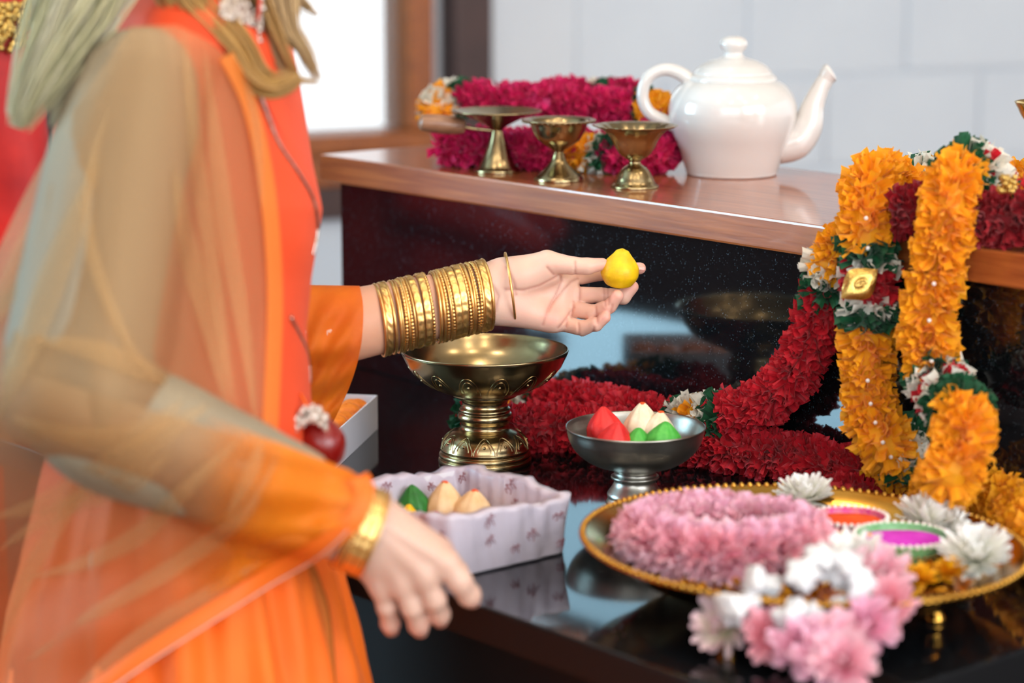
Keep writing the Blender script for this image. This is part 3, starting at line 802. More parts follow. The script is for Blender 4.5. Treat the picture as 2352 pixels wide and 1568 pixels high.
M_GLIT = metal('gold_lace', lin(222, 190, 110), 0.35, lin(180, 140, 70), vscale=700, bump=0.6)

g1 = root('ribbon_garland', SH(2100, 560, 0), 'orange ribbon garland draped over the shelf edge, left hanging strand with gold leaf', 'garland')
ctrl = [(GP(2085, 440, .070), 'o'), (GP(2050, 418, .045), 'o'), (GP(2016, 410, .010), 'o'), (GP(1996, 430, -.018), 'o'), (GP(1990, 468, -.034), 'o'), (GP(1990, 520), 'o'), (GP(1993, 562), 'g'), (GP(1996, 596), 'w'), (GP(1997, 616), 'r'), (GP(1997, 690), 'w'),
        (GP(1995, 714), 'g'), (GP(1994, 750), 'o'), (GP(1992, 860, -.040), 'o'), (GP(2005, 950, -.040), 'o'), (GP(2035, 1030, -.045), 'o'), (TB(2075, 1082, .032), 'o'), (TB(2125, 1100, .030), 'o'), (TB(2185, 1115, .028), 'o')]
pth1, T1, _ = garland(g1, ctrl, RG, 11)
def pearls(parent, path, i0, i1, n, off):
    for k in range(n):
        q = path[int((i0 + (i1 - i0) * k / max(1, n - 1)) * (len(path) - 1))]
        d = np.array(CAM) - q; d /= np.linalg.norm(d)
        pv, pf = sphere(q + d * off, 0.0020, 8, 6); mk('pearl', np.array(pv), pf, M_PEARL, parent)
pearls(g1, pth1, 0.30, 0.42, 3, RG * 0.98); pearls(g1, pth1, 0.62, 0.80, 5, RG * 0.98)
# gold leaf ornament on the red band
oc = GP(1974, 652, -.0745)
nv_, nu_ = 13, 17; V = []
for i in range(nv_):
    a = i / (nv_ - 1) * 2 - 1
    w = 0.0150 * (1 - abs(a) ** 1.5)
    for j in range(nu_):
        b = j / (nu_ - 1) * 2 - 1
        x = w * b; y = a * 0.0205
        z = 0.006 * (1 - b * b) * (1 - a * a) - 0.004 * math.exp(-((b * 3) ** 2 + (a * 3) ** 2)) + 0.0010 * math.sin(22 * a) * math.cos(24 * b)
        co, si = math.cos(-0.9), math.sin(-0.9)
        V.append(oc + RIGHT * (x * co - y * si) + UP * (x * si + y * co) - FWD * z)
mk('gold_leaf_ornament', np.array([tuple(v) for v in V]), grid_faces(nv_, nu_), M_GLIT, g1)
V, F = tube(catmull([tuple(oc + RIGHT * (0.0062 * math.cos(a - .5) * r) + UP * (0.0040 * math.sin(a) * r) - FWD * 0.0045) for a, r in ((0, 1), (1.2, .9), (2.6, .8), (4, .7), (5.5, .5), (7, .3))], 5), 0.0012, 6)
mk('gold_coil', V, F, M_GLIT, g1)

g2 = root('ribbon_garland', SH(2290, 545, 0), 'orange ribbon garland hanging over the shelf edge, right strand with curled lower end', 'garland')
ctrl = [(GP(2264, 452, .036), 'w'), (GP(2254, 418, .024), 'w'), (GP(2243, 398, .016), 'r'), (GP(2238, 393, .013), 'w'), (GP(2222, 383, .005), 'g'), (GP(2204, 396, -.010), 'o'), (GP(2186, 440, -.032), 'o'), (GP(2166, 540), 'o'), (GP(2150, 620), 'o'), (GP(2136, 720), 'o'), (GP(2132, 790), 'o'),
        (GP(2145, 848, -.042), 'g'), (GP(2156, 872, -.044), 'w'), (GP(2166, 892, -.047), 'r'), (GP(2180, 918, -.056), 'w'), (GP(2192, 930, -.066), 'g'), (GP(2208, 945, -.082), 'o'), (GP(2218, 985, -.100), 'o'), (GP(2208, 1040, -.112), 'o'), (GP(2180, 1100, -.120), 'o'), (TB(2160, 1140, .028), 'o'), (TB(2200, 1165, .026), 'o')]
pth2, T2, _ = garland(g2, ctrl, RG, 12)
pearls(g2, pth2, 0.30, 0.55, 5, RG * 0.98); pearls(g2, pth2, 0.84, 0.94, 3, RG * 0.98)
g2b = root('ribbon_garland', TB(2320, 1170, 0), 'orange ribbon garland lying on the table behind the brass tray at the right', 'garland')
ctrl = [(TB(2225, 1060, .030), 'g'), (TB(2240, 1075, .030), 'o'), (TB(2280, 1120, .028), 'o'), (TB(2325, 1180, .027), 'o'), (TB(2385, 1250, .026), 'o'), (TB(2460, 1300, .026), 'o')]
garland(g2b, ctrl, RG, 13, per=13)
g2c = root('ribbon_garland', TB(2110, 1090, 0), 'piece of garland with green and white ruffles between the two orange strands', 'garland')
ctrl = [(TB(2098, 1000, .066), 'g'), (TB(2088, 1018, .062), 'w'), (TB(2082, 1040, .056), 'g'), (TB(2082, 1054, .050), 'w'), (TB(2084, 1085, .040), 'g'), (TB(2082, 1100, .034), 'o')]
garland(g2c, ctrl, 0.021, 14, per=12)

g3 = root('ribbon_garland', TB(1500, 1060, 0), 'red ribbon garland trailing from the shelf and looped along the foot of the granite step', 'garland')
ctrl = [(GP(1958, 545, -.034), 'o'), (GP(1930, 575, -.036), 'o'), (GP(1908, 612, -.036), 'w'), (GP(1903, 648, -.036), 'g'), (GP(1897, 676, -.034), 'r'), (GP(1874, 748, -.032), 'r'), (GP(1840, 826, -.032), 'r'), (GP(1793, 893, -.032), 'r'), (GP(1735, 935, -.032), 'r'), (GP(1672, 950, -.032), 'g'), (GP(1652, 955, -.032), 'w'), (GP(1625, 960, -.032), 'o'), (GP(1596, 963, -.032), 'w'), (GP(1572, 968, -.032), 'g'),
        (GP(1560, 972, -.032), 'r'), (GP(1503, 966, -.032), 'r'), (GP(1425, 944, -.032), 'r'), (GP(1300, 925, -.032), 'r'), (GP(1238, 925, -.036), 'g'), (GP(1222, 925, -.040), 'w'), (GP(1190, 930, -.042), 'o'), (GP(1150, 935, -.048), 'o'), (TB(1105, 948, .024), 'g'), (TB(1098, 965, .024), 'r'), (TB(1140, 980, .024), 'r'), (TB(1230, 982, .024), 'r'), (TB(1330, 984, .024), 'r'), (TB(1460, 1000, .024), 'r'),
        (TB(1600, 1016, .024), 'r'), (TB(1700, 1036, .024), 'r'), (TB(1800, 1048, .024), 'r'), (TB(1900, 1068, .024), 'r'), (TB(1985, 1082, .024), 'r')]
garland(g3, ctrl, 0.0245, 15, per=14, wid=0.021, crl=(1.7, 3.0), nb=7)
g3b = root('ribbon_garland', TB(1980, 1135, 0), 'end of a red ribbon garland lying flat behind the brass tray', 'garland')
ctrl = [(TB(1905, 1120, .014), 'r'), (TB(2000, 1128, .014), 'r'), (TB(2110, 1140, .014), 'r')]
garland(g3b, ctrl, 0.016, 16, per=12, wid=0.010)

g4 = root('ribbon_garland', SH(2250, 555, 0), 'deep red ribbon garland lying along the front of the shelf at the right', 'garland')
ctrl = [(SH(2062, 487, .025), 'd'), (SH(2110, 489, .025), 'd'), (SH(2200, 496, .025), 'd'), (SH(2320, 503, .025), 'd'), (SH(2470, 512, .025), 'd')]
garland(g4, ctrl, 0.026, 17, wid=0.022, crl=(1.7, 3.0), nb=7)
g5 = root('ribbon_garland', SH(2330, 470, 0), 'orange ribbon garland coiled at the back of the shelf on the right', 'garland')
ctrl = [(SH(2058, 445, .022), 'o'), (SH(2085, 425, .030), 'g'), (SH(2100, 418, .034), 'w'), (SH(2130, 410, .036), 'g'), (SH(2145, 408, .036), 'o'), (SH(2250, 415, .032), 'o'), (SH(2330, 418, .034), 'o'), (SH(2430, 425, .034), 'o')]
garland(g5, ctrl, 0.023, 18)
mb = MB()
for k in range(26):
    mb.add(*sphere(SH(2316, 424, .062) + Vector((rnd.uniform(-.007, .007), rnd.uniform(-.006, .006), rnd.uniform(-.006, .007))), 0.0028, 6, 4))
mb.build('gold_ornament', M_GLIT, g5, smooth=True)
ctrl = [(SH(2268, 452, .040), 'r'), (SH(2282, 450, .042), 'g'), (SH(2300, 448, .042), 'o'), (SH(2330, 448, .042), 'r'), (SH(2350, 452, .040), 'g'), (SH(2370, 455, .04), 'o')]
garland(g5, ctrl, 0.017, 19, per=9)

g6 = root('ribbon_garland', SH(1250, 390, 0), 'magenta ribbon garland coiled in two layers behind the brass cups', 'garland')
zb, zt = .021, .064
ctrl = [(SH(1010, 338, zb), 'm'), (SH(1100, 342, zb), 'm'), (SH(1200, 347, zb), 'm'), (SH(1300, 350, zb), 'o'), (SH(1356, 352, zb), 'w'), (SH(1376, 353, zb), 'g'), (SH(1402, 354, zb), 'm'), (SH(1460, 358, zb), 'm'), (SH(1515, 355, zb), 'm'), (SH(1522, 330, .030), 'm'), (SH(1515, 290, .048), 'o'), (SH(1512, 256, .062), 'o'), (SH(1490, 246, zt), 'g'), (SH(1462, 245, zt), 'm'),
        (SH(1380, 240, zt), 'm'), (SH(1250, 234, zt), 'm'), (SH(1150, 228, zt), 'm'), (SH(1068, 224, zt), 'g'), (SH(1046, 222, zt), 'w'), (SH(1030, 224, zt), 'o'), (SH(1008, 236, .058), 'w'), (SH(1000, 246, .054), 'o'), (SH(996, 262, .046), 'o')]
garland(g6, ctrl, 0.0215, 20, per=13, wid=0.015)
garland(g6, [(SH(1045, 334, zb), 'm'), (SH(1200, 335, zb), 'm'), (SH(1350, 337, zb), 'm'), (SH(1480, 340, zb), 'm')], 0.0215, 22, per=11, wid=0.015)
ctrl = [(SH(1240, 225, .070), 'm'), (SH(1290, 208, .074), 'm'), (SH(1340, 214, .070), 'm'), (SH(1375, 214, .070), 'w'), (SH(1390, 214, .070), 'g'), (SH(1400, 214, .072), 'm'), (SH(1430, 210, .073), 'm'), (SH(1465, 220, .070), 'm')]
garland(g6, ctrl, 0.017, 21, per=10)

# ------------------------------------------------------------------ brass tray and what lies on it
RIMZ = TZ + 0.046; FLZ = TZ + 0.024
TC = PZ(1845, 1243, RIMZ); TR = 0.1765
def tilt(p):
    return Vector((p[0], p[1], p[2] - (p[0] - TC.x) * 0.026))
tray = root('brass_tray', Vector((TC.x, TC.y, TZ)), 'round polished brass tray with beaded rim holding flowers and coloured powders', 'tray')
tpz = lambda z: z - TC.z
V, F, prt = lathe([(0, FLZ - .004), (.120, FLZ - .004), (.140, FLZ), (.158, RIMZ - .010), (TR - .004, RIMZ - .003), (TR, RIMZ), (TR - .002, RIMZ + .002), (TR - .007, RIMZ), (.156, RIMZ - .007), (.138, FLZ + .003), (.118, FLZ), (0, FLZ)], 128, 4, (TC.x, TC.y, 0))
mk('dish', np.array([tuple(tilt(v)) for v in V]), F, M_TRAY, tray)
mb = MB()
for k in range(150):
    th = 2 * math.pi * k / 150
    mb.add(*sphere(tilt((TC.x + (TR - .002) * math.cos(th), TC.y + (TR - .002) * math.sin(th), RIMZ + .0015)), 0.0030, 8, 5))
o = mb.build('beaded_rim', M_TRAY, tray, smooth=True); o['kind'] = 'stuff'
for th in (-2.2, -0.6, 1.6):
    fx, fy = TC.x + .115 * math.cos(th), TC.y + .115 * math.sin(th)
    zt_ = tilt((fx, fy, FLZ - .004)).z
    V, F, _ = lathe([(0, TZ), (.006, TZ), (.0075, TZ + .003), (.005, TZ + .008), (.006, TZ + .013), (.008, zt_ + .001), (0, zt_ + .001)], 20, 3, (fx, fy, 0))
    mk('foot', V, F, M_TRAY, tray)

def flower_mesh(name, layers, mat, c_in, c_out, rg, curl=0.35):
    """layers: (count, elevation deg, length, width); colour runs from c_in at the base to c_out at the tip"""
    Vs = []; Fs = []; Cs = []; n = 0
    fb = grid_faces(4, 3)
    for cnt, el, ln, wd in layers:
        for k in range(cnt):
            th = 2 * math.pi * (k + rg.uniform(-.3, .3)) / cnt; e = math.radians(el + rg.uniform(-9, 9)); l = ln * rg.uniform(.85, 1.12)
            d = np.array([math.cos(th) * math.cos(e), math.sin(th) * math.cos(e), math.sin(e)])
            sd = np.array([-math.sin(th), math.cos(th), 0.0]); nr = np.cross(d, sd)
            tw = rg.uniform(-.15, .15)
            for a in (0.0, 0.4, 0.8, 1.0):
                w = wd * (0.45 + 0.9 * a - 0.85 * a ** 4)
                for b in (-1, 0, 1):
                    q = d * l * (a - (0.04 if b else 0) * (a == 1.0)) + sd * (w * b + tw * l * a * a) + nr * (-curl * l * a * a * -0.4 - (0.5 * w * (1 - abs(b))))
                    Vs.append(q); t = a
                    j = rg.uniform(.94, 1.04)
                    Cs.append([(c_in[i] * (1 - t) + c_out[i] * t) * j for i in range(3)] + [1.0])
            Fs.append(fb + n); n += 12
    me = mesh_np(name, np.array(Vs), np.concatenate(Fs))
    me.polygons.foreach_set('use_smooth', np.ones(len(me.polygons), dtype=bool))
    ca = me.color_attributes.new('tint', 'FLOAT_COLOR', 'POINT'); ca.data.foreach_set('color', np.array(Cs).ravel())
    me.materials.append(mat); return me
M_PET = pmat('flower_petals', (1, 1, 1, 1), rough=0.55, attr='tint', transl=0.2)
rg = random.Random(4)
full = [(6, 80, .017, .0030), (9, 62, .021, .0035), (12, 44, .024, .0039), (14, 26, .025, .0040), (14, 8, .024, .0040), (11, -14, .021, .0038)]
pink_meshes = [flower_mesh('pink_flower', full, M_PET, lin(250, 120, 156), lin(255, 218, 228), rg), flower_mesh('pink_flower', full, M_PET, lin(248, 112, 140), lin(255, 198, 210), rg), flower_mesh('pink_flower', full, M_PET, lin(248, 140, 178), lin(255, 210, 230), rg)]
palep = flower_mesh('pale_flower', full, M_PET, lin(206, 214, 150), lin(250, 214, 226), rg)
wh_layers = [(9, 80, .013, .0022), (14, 64, .017, .0025), (20, 46, .021, .0027), (24, 28, .024, .0028), (24, 12, .025, .0028), (18, -4, .023, .0028)]
white_meshes = [flower_mesh('white_flower', wh_layers, M_PET, lin(240, 240, 214), lin(255, 253, 252), rg) for _ in range(2)]
def place(me, name, p, up, scale, parent=None, label=None):
    o = bpy.data.objects.new(name, me); link(o, parent)
    q = Vector(up).normalized().to_track_quat('Z', 'Y')
    o.rotation_mode = 'QUATERNION'; o.rotation_quaternion = q; o.location = p; o.scale = (scale,) * 3
    if label: o['label'] = label
    return o
RC = PZ(1662, 1248, FLZ + .020); RC = Vector((RC.x, RC.y, FLZ))
pg = root('flower_garland', RC, 'coiled garland of pink and white flowers spilling over the front of the brass tray', 'flower garland')
r0 = 0.056
for k in range(20):
    th = 2 * math.pi * k / 20
    ex = RC.x + (r0 + .006) * math.cos(th); ey = RC.y + r0 * 0.86 * math.sin(th)
    for q in range(4):
        be = -0.35 + q * 0.95 + rg.uniform(-.15, .15)
        d = Vector((math.cos(th) * math.cos(be), math.sin(th) * math.cos(be), math.sin(be)))
        zz = FLZ + .022
        p = Vector((ex, ey, zz)) + d * .0105
        place(pink_meshes[(k * 3 + q) % 3], 'pink_flower', tilt(p), d + Vector((rg.uniform(-.2, .2),) * 3), rg.uniform(.72, .88), pg)
V, F = tube(np.array([tuple(tilt((RC.x + (r0 + .006) * math.cos(a), RC.y + r0 * .86 * math.sin(a), FLZ + .022))) for a in np.linspace(0, 2 * np.pi, 41)]), 0.012, 8, False)
mk('garland_core', V, F, pmat('pink_core', lin(226, 120, 160), rough=0.7), pg)
tail = [(1960, 1306, .052, 'w'), (2020, 1322, .050, 'p0'), (2030, 1392, .042, 'p1'), (1992, 1440, .032, 'p2'), (1925, 1478, .024, 'p0'), (1890, 1515, .020, 'p2'), (1940, 1525, .022, 'p0'), (1840, 1485, .022, 'p2'), (1772, 1464, .022, 'p1'), (1668, 1438, .022, 'pale')]
for x, y, h, kd in tail:
    p = PZ(x, y, TZ + h)
    up = (-0.1 + rg.uniform(-.3, .3), -0.75, 0.7)
    if kd == 'w': place(white_meshes[0], 'white_flower', p, (-.1, -.4, .9), 1.25, pg)
    elif kd == 'pale': place(palep, 'pink_flower', p, (-.5, -.5, .5), 1.05, pg)
    else: place(pink_meshes[int(kd[1])], 'pink_flower', p, up, 1.05, pg)
M_BUD = pmat('white_crown_flower', lin(240, 240, 242), rough=0.5, transl=0.2)
def crown_bud(p, dirv, l, r):
    """waxy five-ridged white blossom"""
    def rm(th, t, rr, z): return rr * (1 + .16 * math.cos(5 * th)), z
    V, F, _ = lathe([(0, 0), (r * .5, .05 * l), (r * .62, .25 * l), (r * .5, .45 * l), (r * .8, .62 * l), (r, .8 * l), (r * .8, .95 * l), (0, l)], 40, 3, (0, 0, 0), rmod=rm)
    o = mk('white_blossom', V, F, M_BUD, pg); o.rotation_mode = 'QUATERNION'; o.rotation_quaternion = Vector(dirv).to_track_quat('Z', 'Y'); o.location = p
for x, y, h, dv in ((1745, 1372, .040, (-.9, -.3, -.35)), (1792, 1348, .046, (-.8, -.2, .2)), (1850, 1350, .046, (-.2, -.6, .6)), (1880, 1330, .050, (.0, -.4, .8)), (1868, 1385, .038, (-.2, -.6, -.7)), (1925, 1372, .040, (.1, -.5, -.8)), (1915, 1340, .048, (.3, -.3, .6)), (1838, 1382, .040, (-.4, -.6, -.4)), (1950, 1340, .046, (.2, -.6, .1)), (1725, 1378, .036, (-.9, -.4, -.2))):
    crown_bud(PZ(x, y - 2, TZ + h + .009), dv, 0.027, 0.0120)
V, F = tube(catmull([tuple(PZ(1640, 1380, TZ + .034)), tuple(PZ(1648, 1402, TZ + .030)), tuple(PZ(1662, 1425, TZ + .026))], 5), [.0035, .005, .007], 8); mk('stem', V, F, pmat('pale_stem', lin(200, 206, 150), rough=.6), pg)

for (x, y, h, lb, sc_, up) in ((1850, 1145, .016, 'white chrysanthemum at the back of the brass tray behind the pink garland', 1.1, (0, -.2, 1)), (2135, 1195, .016, 'white chrysanthemum lying behind the magenta powder bowl', 1.25, (.2, -.1, 1)), (2242, 1275, .016, 'large white chrysanthemum at the right rim of the brass tray', 1.28, (-.1, -.35, .9))):
    o = place(white_meshes[1], 'chrysanthemum', tilt(PZ(x, y, FLZ + h - (.026 * 0))), up, sc_); o['label'] = lb; o['category'] = 'flower'; o['group'] = 'white chrysanthemums on the tray'
o = place(white_meshes[0], 'petals', tilt(PZ(2190, 1215, FLZ + .012)), (.6, -.3, .5), 0.8); tag(o, 'small white chrysanthemum tucked beside the larger one behind the powder bowl', 'flower', 'white chrysanthemums on the tray'); o.name = 'chrysanthemum'

def powder_bowl(px, py, r, h, m_bowl, m_pow, m_bead, label, nb):
    c = PZ(px, py, FLZ + h); c = tilt((c.x, c.y, FLZ))
    rt = root('powder_bowl', c, label, 'bowl', 'little powder bowls on the tray')
    V, F, _ = lathe([(0, .0005), (r * .6, .0005), (r * .72, .003), (r * .95, h * .8), (r, h), (r * .93, h), (r * .86, h * .75), (0, h * .6)], 48, 3, c); mk('bowl', V, F, m_bowl, rt)
    V, F, _ = lathe([(r * .88, h * .80), (r * .6, h * .92), (0, h * 1.02)], 40, 4, c, rmod=lambda th, t, rr, z: (rr, z + .0008 * math.sin(3 * th) * (rr / r))); mk('powder', V, F, m_pow, rt)
    mb = MB()
    for k in range(nb):
        th = 2 * math.pi * k / nb; mb.add(*sphere((c.x + r * math.cos(th), c.y + r * math.sin(th), c.z + h), 0.0023, 8, 5))
    mb.build('beaded_rim', m_bead, rt, smooth=True)
    mb = MB()
    for k in range(nb):
        th = 2 * math.pi * (k + .5) / nb; mb.add(*sphere((c.x + r * .9 * math.cos(th), c.y + r * .9 * math.sin(th), c.z + h * .55), 0.0019, 6, 4))
    mb.build('bead_band', M_BRASS2, rt, smooth=True)
M_OP = pmat('orange_powder', lin(236, 92, 22), rough=0.95, var=lin(214, 60, 16), vscale=60)
M_MP = pmat('magenta_powder', lin(200, 24, 190), rough=0.95, var=lin(214, 70, 206), vscale=60)
M_GB = pmat('green_glitter_enamel', lin(132, 196, 140), rough=0.4, var=lin(110, 176, 110), vscale=200)
M_PB = pmat('pink_glitter_enamel', lin(206, 70, 150), rough=0.4, var=lin(226, 140, 150), vscale=200)
powder_bowl(1952, 1182, .031, .021, M_PB, M_OP, M_PEARL, 'little pearl-rimmed pink bowl of orange powder at the back of the tray', 34)
powder_bowl(2072, 1222, .038, .023, M_GB, M_MP, M_PEARL, 'little green-sided bowl of magenta powder on the tray', 40)
# red and gold decorated dish near the front
c = PZ(2062, 1296, FLZ + .006); c = tilt((c.x, c.y, FLZ))
dd = root('decorated_dish', c, 'flat red and gold decorated dish at the front of the brass tray', 'dish')
V, F, _ = lathe([(0, .0005), (.024, .0005), (.031, .005), (.0335, .007), (.032, .008), (.027, .0055), (0, .0045)], 48, 3, c); mk('plate', V, F, pmat('red_enamel', lin(206, 66, 34), rough=.4, var=lin(226, 160, 90), vscale=110), dd)
mb = MB()
for rr, n_ in ((.0325, 30), (.022, 18), (.012, 9)):
    for k in range(n_):
        th = 2 * math.pi * k / n_; mb.add(*sphere((c.x + rr * math.cos(th), c.y + rr * math.sin(th), c.z + .0065), 0.0019, 6, 4))
mb.build('gold_beads', M_BRASS2, dd, smooth=True)
# loose marigold petals
Vs = []; Fs = []; n = 0
for k in range(260):
    a = rg.uniform(0, 6.28); r = .132 * math.sqrt(rg.uniform(0.02, 1))
    x, y = TC.x + r * math.cos(a), TC.y + r * math.sin(a)
    if (x - RC.x) ** 2 + (y - RC.y) ** 2 < .05 ** 2: continue
    b = rg.uniform(0, 6.28); e = rg.uniform(-.2, .9); l = rg.uniform(.008, .014); w = rg.uniform(.003, .005)
    d = Vector((math.cos(b) * math.cos(e), math.sin(b) * math.cos(e), math.sin(e))); sd = Vector((-math.sin(b), math.cos(b), 0))
    for i in (0, .5, 1):
        for j in (-1, 0, 1):
            Vs.append(tuple(tilt(Vector((x, y, FLZ + .003)) + d * l * i + sd * w * j * (.4 + .8 * i - .5 * i * i) + Vector((0, 0, .002 * (1 - abs(j)))))))
    Fs.append(grid_faces(3, 3) + n); n += 9
o = mk('marigold_petals', np.array(Vs), np.concatenate(Fs), pmat('marigold_petal', lin(246, 178, 20), rough=.55, transl=.25, var=lin(240, 150, 10), vscale=60), None, kind='stuff')
tag(o, 'loose yellow marigold petals scattered over the brass tray', 'petals', kind='stuff')
for x, y, lb in ((1932, 1250, 'yellow marigold bloom between the pink garland and the powder bowls'), (2180, 1305, 'yellow marigold bloom at the front right of the brass tray'), (2118, 1322, 'yellow marigold bloom at the front of the tray beside the red dish'), (2010, 1256, 'yellow marigold bloom just in front of the magenta powder bowl'), (1995, 1158, 'yellow marigold bloom at the back of the tray between two bowls')):
    ym = flower_mesh('marigold', [(8, 75, .009, .002), (12, 50, .011, .0024), (14, 22, .012, .0026), (12, 0, .012, .0026)], M_PET, lin(240, 150, 8), lin(250, 190, 24), rg)
    o = place(ym, 'marigold', tilt(PZ(x, y, FLZ + .010)), (0, -.2, 1), 1.15); tag(o, lb, 'flower', 'marigold blooms on the tray')
# ------------------------------------------------------------------ the woman at the left
M_SKIN = pmat('skin', lin(226, 182, 160), rough=0.48, attr='tint', sss=0.25, bump=0.12, bscale=420, bdist=0.0006)
M_KURTA = pmat('orange_kurta', lin(242, 84, 18), rough=0.7, attr='tint', var=lin(234, 72, 14), vscale=14, bump=0.2, bscale=500, bdist=0.0006, sheen=0.05)
M_NET = pmat('sheer_net', lin(214, 172, 118), rough=0.7, attr='tint', alpha=0.60, transl=0.35)
M_NETO = pmat('orange_net', lin(246, 140, 14), rough=0.7, alpha=0.88, transl=0.35, aattr='dens')
M_HEM = pmat('orange_hem', lin(250, 120, 30), rough=0.6, alpha=0.94, transl=0.2)
M_SLV = pmat('sheer_sleeve', lin(146, 132, 108), rough=0.75, var=lin(136, 124, 104), vscale=10)
M_HAIR = pmat('blonde_hair', (1, 1, 1, 1), rough=0.42, attr='tint', transl=0.15)
M_SILV = metal('silver_sequins', lin(216, 206, 196), 0.3, lin(150, 130, 120), vscale=500, bump=0.6)
woman = root('person', Vector((-0.27, 1.93, 0.0)), 'woman in orange kurta and sheer shawl reaching out with a yellow sweet', 'person')

def arr(v): return (v.x, v.y, v.z)
def H(cx, cy, d): return arr(P(840 + cx * 0.2891, 520 + cy * 0.2891, d))
def K(cx, cy, d): return arr(P(760 + cx * 0.2933, 1020 + cy * 0.2933, d))

# --- far arm and open left hand
pmin = np.array(H(-330, 1200, 2.20)); pmax = np.array(H(2330, 60, 2.30))
S = SDF((pmin[0], 2.08, pmin[2] - 0.03), (pmax[0], 2.36, pmax[2] + 0.03), 0.00125)
S.cone(H(-420, 800, 2.165), .0285, H(1080, 445, 2.258), .0190, 0)
S.cone(H(-420, 900, 2.165), .0285, H(1080, 600, 2.258), .0178, .012)
S.cone(H(1060, 440, 2.260), .0185, H(1620, 425, 2.277), .0092, .012)     # metacarpals
S.cone(H(1060, 500, 2.262), .0185, H(1640, 542, 2.276), .0088, .010)
S.cone(H(1060, 560, 2.260), .0180, H(1610, 645, 2.273), .0085, .010)
S.cone(H(1070, 610, 2.258), .0170, H(1540, 750, 2.268), .0082, .010)
S.cone(H(1150, 400, 2.252), .0165, H(1440, 290, 2.248), .0118, .012)     # ball of the thumb
S.cone(H(1250, 400, 2.250), .0140, H(1480, 380, 2.254), .0080, .012)
S.cone(H(1130, 640, 2.253), .0140, H(1480, 740, 2.260), .0115, .012)     # heel of the hand
S.cone(H(1550, 470, 2.268), .0075, H(1525, 700, 2.265), .0075, .008)     # pad below the fingers
fk = .0022
for ch in (((1440, 285, 2.248, .0112), (1650, 312, 2.243, .0082), (1760, 316, 2.242, .0078), (1880, 300, 2.243, .0058)),
           ((1640, 400, 2.279, .0092), (1870, 362, 2.288, .0080), (2060, 346, 2.282, .0071), (2180, 332, 2.272, .0056)),
           ((1670, 545, 2.276, .0082), (1890, 548, 2.267, .0076), (2045, 560, 2.264, .0070), (2118, 480, 2.263, .0060)),
           ((1645, 655, 2.272, .0080), (1815, 686, 2.255, .0076), (1935, 632, 2.243, .0068), (2000, 552, 2.238, .0058)),
           ((1578, 770, 2.268, .0078), (1715, 808, 2.254, .0073), (1830, 778, 2.243, .0063), (1902, 722, 2.239, .0054))):
    chain = np.full(S.D.shape, 1.0, dtype=np.float32); keep = S.D; S.D = chain
    for a, b in zip(ch[:-1], ch[1:]):
        S.cone(H(*a[:3]), a[3], H(*b[:3]), b[3], .002)
    ch_d = S.D; S.D = keep; S.smin(ch_d, fk)
def hl(*pts): return [H(x, y, 2.256) for x, y in pts]
CREASE = [hl((1530, 370), (1480, 400), (1380, 450), (1250, 478), (1110, 472)), hl((1545, 380), (1560, 430), (1510, 540), (1450, 640), (1405, 770)), hl((1690, 435), (1630, 455), (1560, 520), (1490, 600), (1450, 665)), hl((1655, 650), (1600, 720), (1530, 800)),
          hl((1705, 482), (1702, 600)), hl((1652, 612), (1640, 725)), hl((1600, 735), (1590, 800)), hl((1895, 492), (1900, 600)), hl((1925, 495), (1925, 590)), hl((1828, 622), (1835, 740)), hl((1690, 760), (1695, 862)), hl((1660, 252), (1662, 372)), hl((1440, 300), (1490, 360)), hl((1120, 300), (1180, 420), (1190, 520)),
          hl((1012, 430), (1060, 520), (1030, 640)), hl((1810, 770), (1800, 830)), hl((1955, 590), (1945, 650))]
for c in CREASE: S.groove_xz(c, .0009, .0013, 2.275)
Vh, Fh = S.mesh(); Vh = relax(Vh, Fh, 1, 0.45)
def seg_dist(V, pts):
    g = np.full(len(V), 9.0)
    for p, q in zip(pts[:-1], pts[1:]):
        bx, bz = q[0] - p[0], q[2] - p[2]; L2 = bx * bx + bz * bz + 1e-12
        t = np.clip(((V[:, 0] - p[0]) * bx + (V[:, 2] - p[2]) * bz) / L2, 0, 1)
        g = np.minimum(g, np.hypot(V[:, 0] - p[0] - t * bx, V[:, 2] - p[2] - t * bz))
    return g
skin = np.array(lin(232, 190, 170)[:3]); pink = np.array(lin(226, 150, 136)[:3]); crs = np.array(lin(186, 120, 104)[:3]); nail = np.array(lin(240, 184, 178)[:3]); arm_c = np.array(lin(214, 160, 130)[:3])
Ch = np.repeat(skin[None], len(Vh), 0)
tt = np.clip((np.array(H(1000, 500, 2.26))[0] - Vh[:, 0]) / 0.05, 0, 1)[:, None]; Ch = Ch * (1 - tt) + arm_c * tt
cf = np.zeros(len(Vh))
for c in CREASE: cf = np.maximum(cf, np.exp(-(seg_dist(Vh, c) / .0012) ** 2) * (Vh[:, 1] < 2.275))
for tipx in ((1890, 300, 2.243), (2190, 330, 2.27), (2125, 470, 2.262), (2005, 545, 2.238), (1908, 718, 2.236), (1480, 700, 2.25), (1240, 640, 2.25)):
    q = np.array(H(*tipx)); w = np.exp(-(np.linalg.norm(Vh - q, axis=1) / .011) ** 2)[:, None] * 0.6; Ch = Ch * (1 - w) + pink * w
Ch = Ch * (1 - 0.55 * cf[:, None]) + crs * 0.55 * cf[:, None]

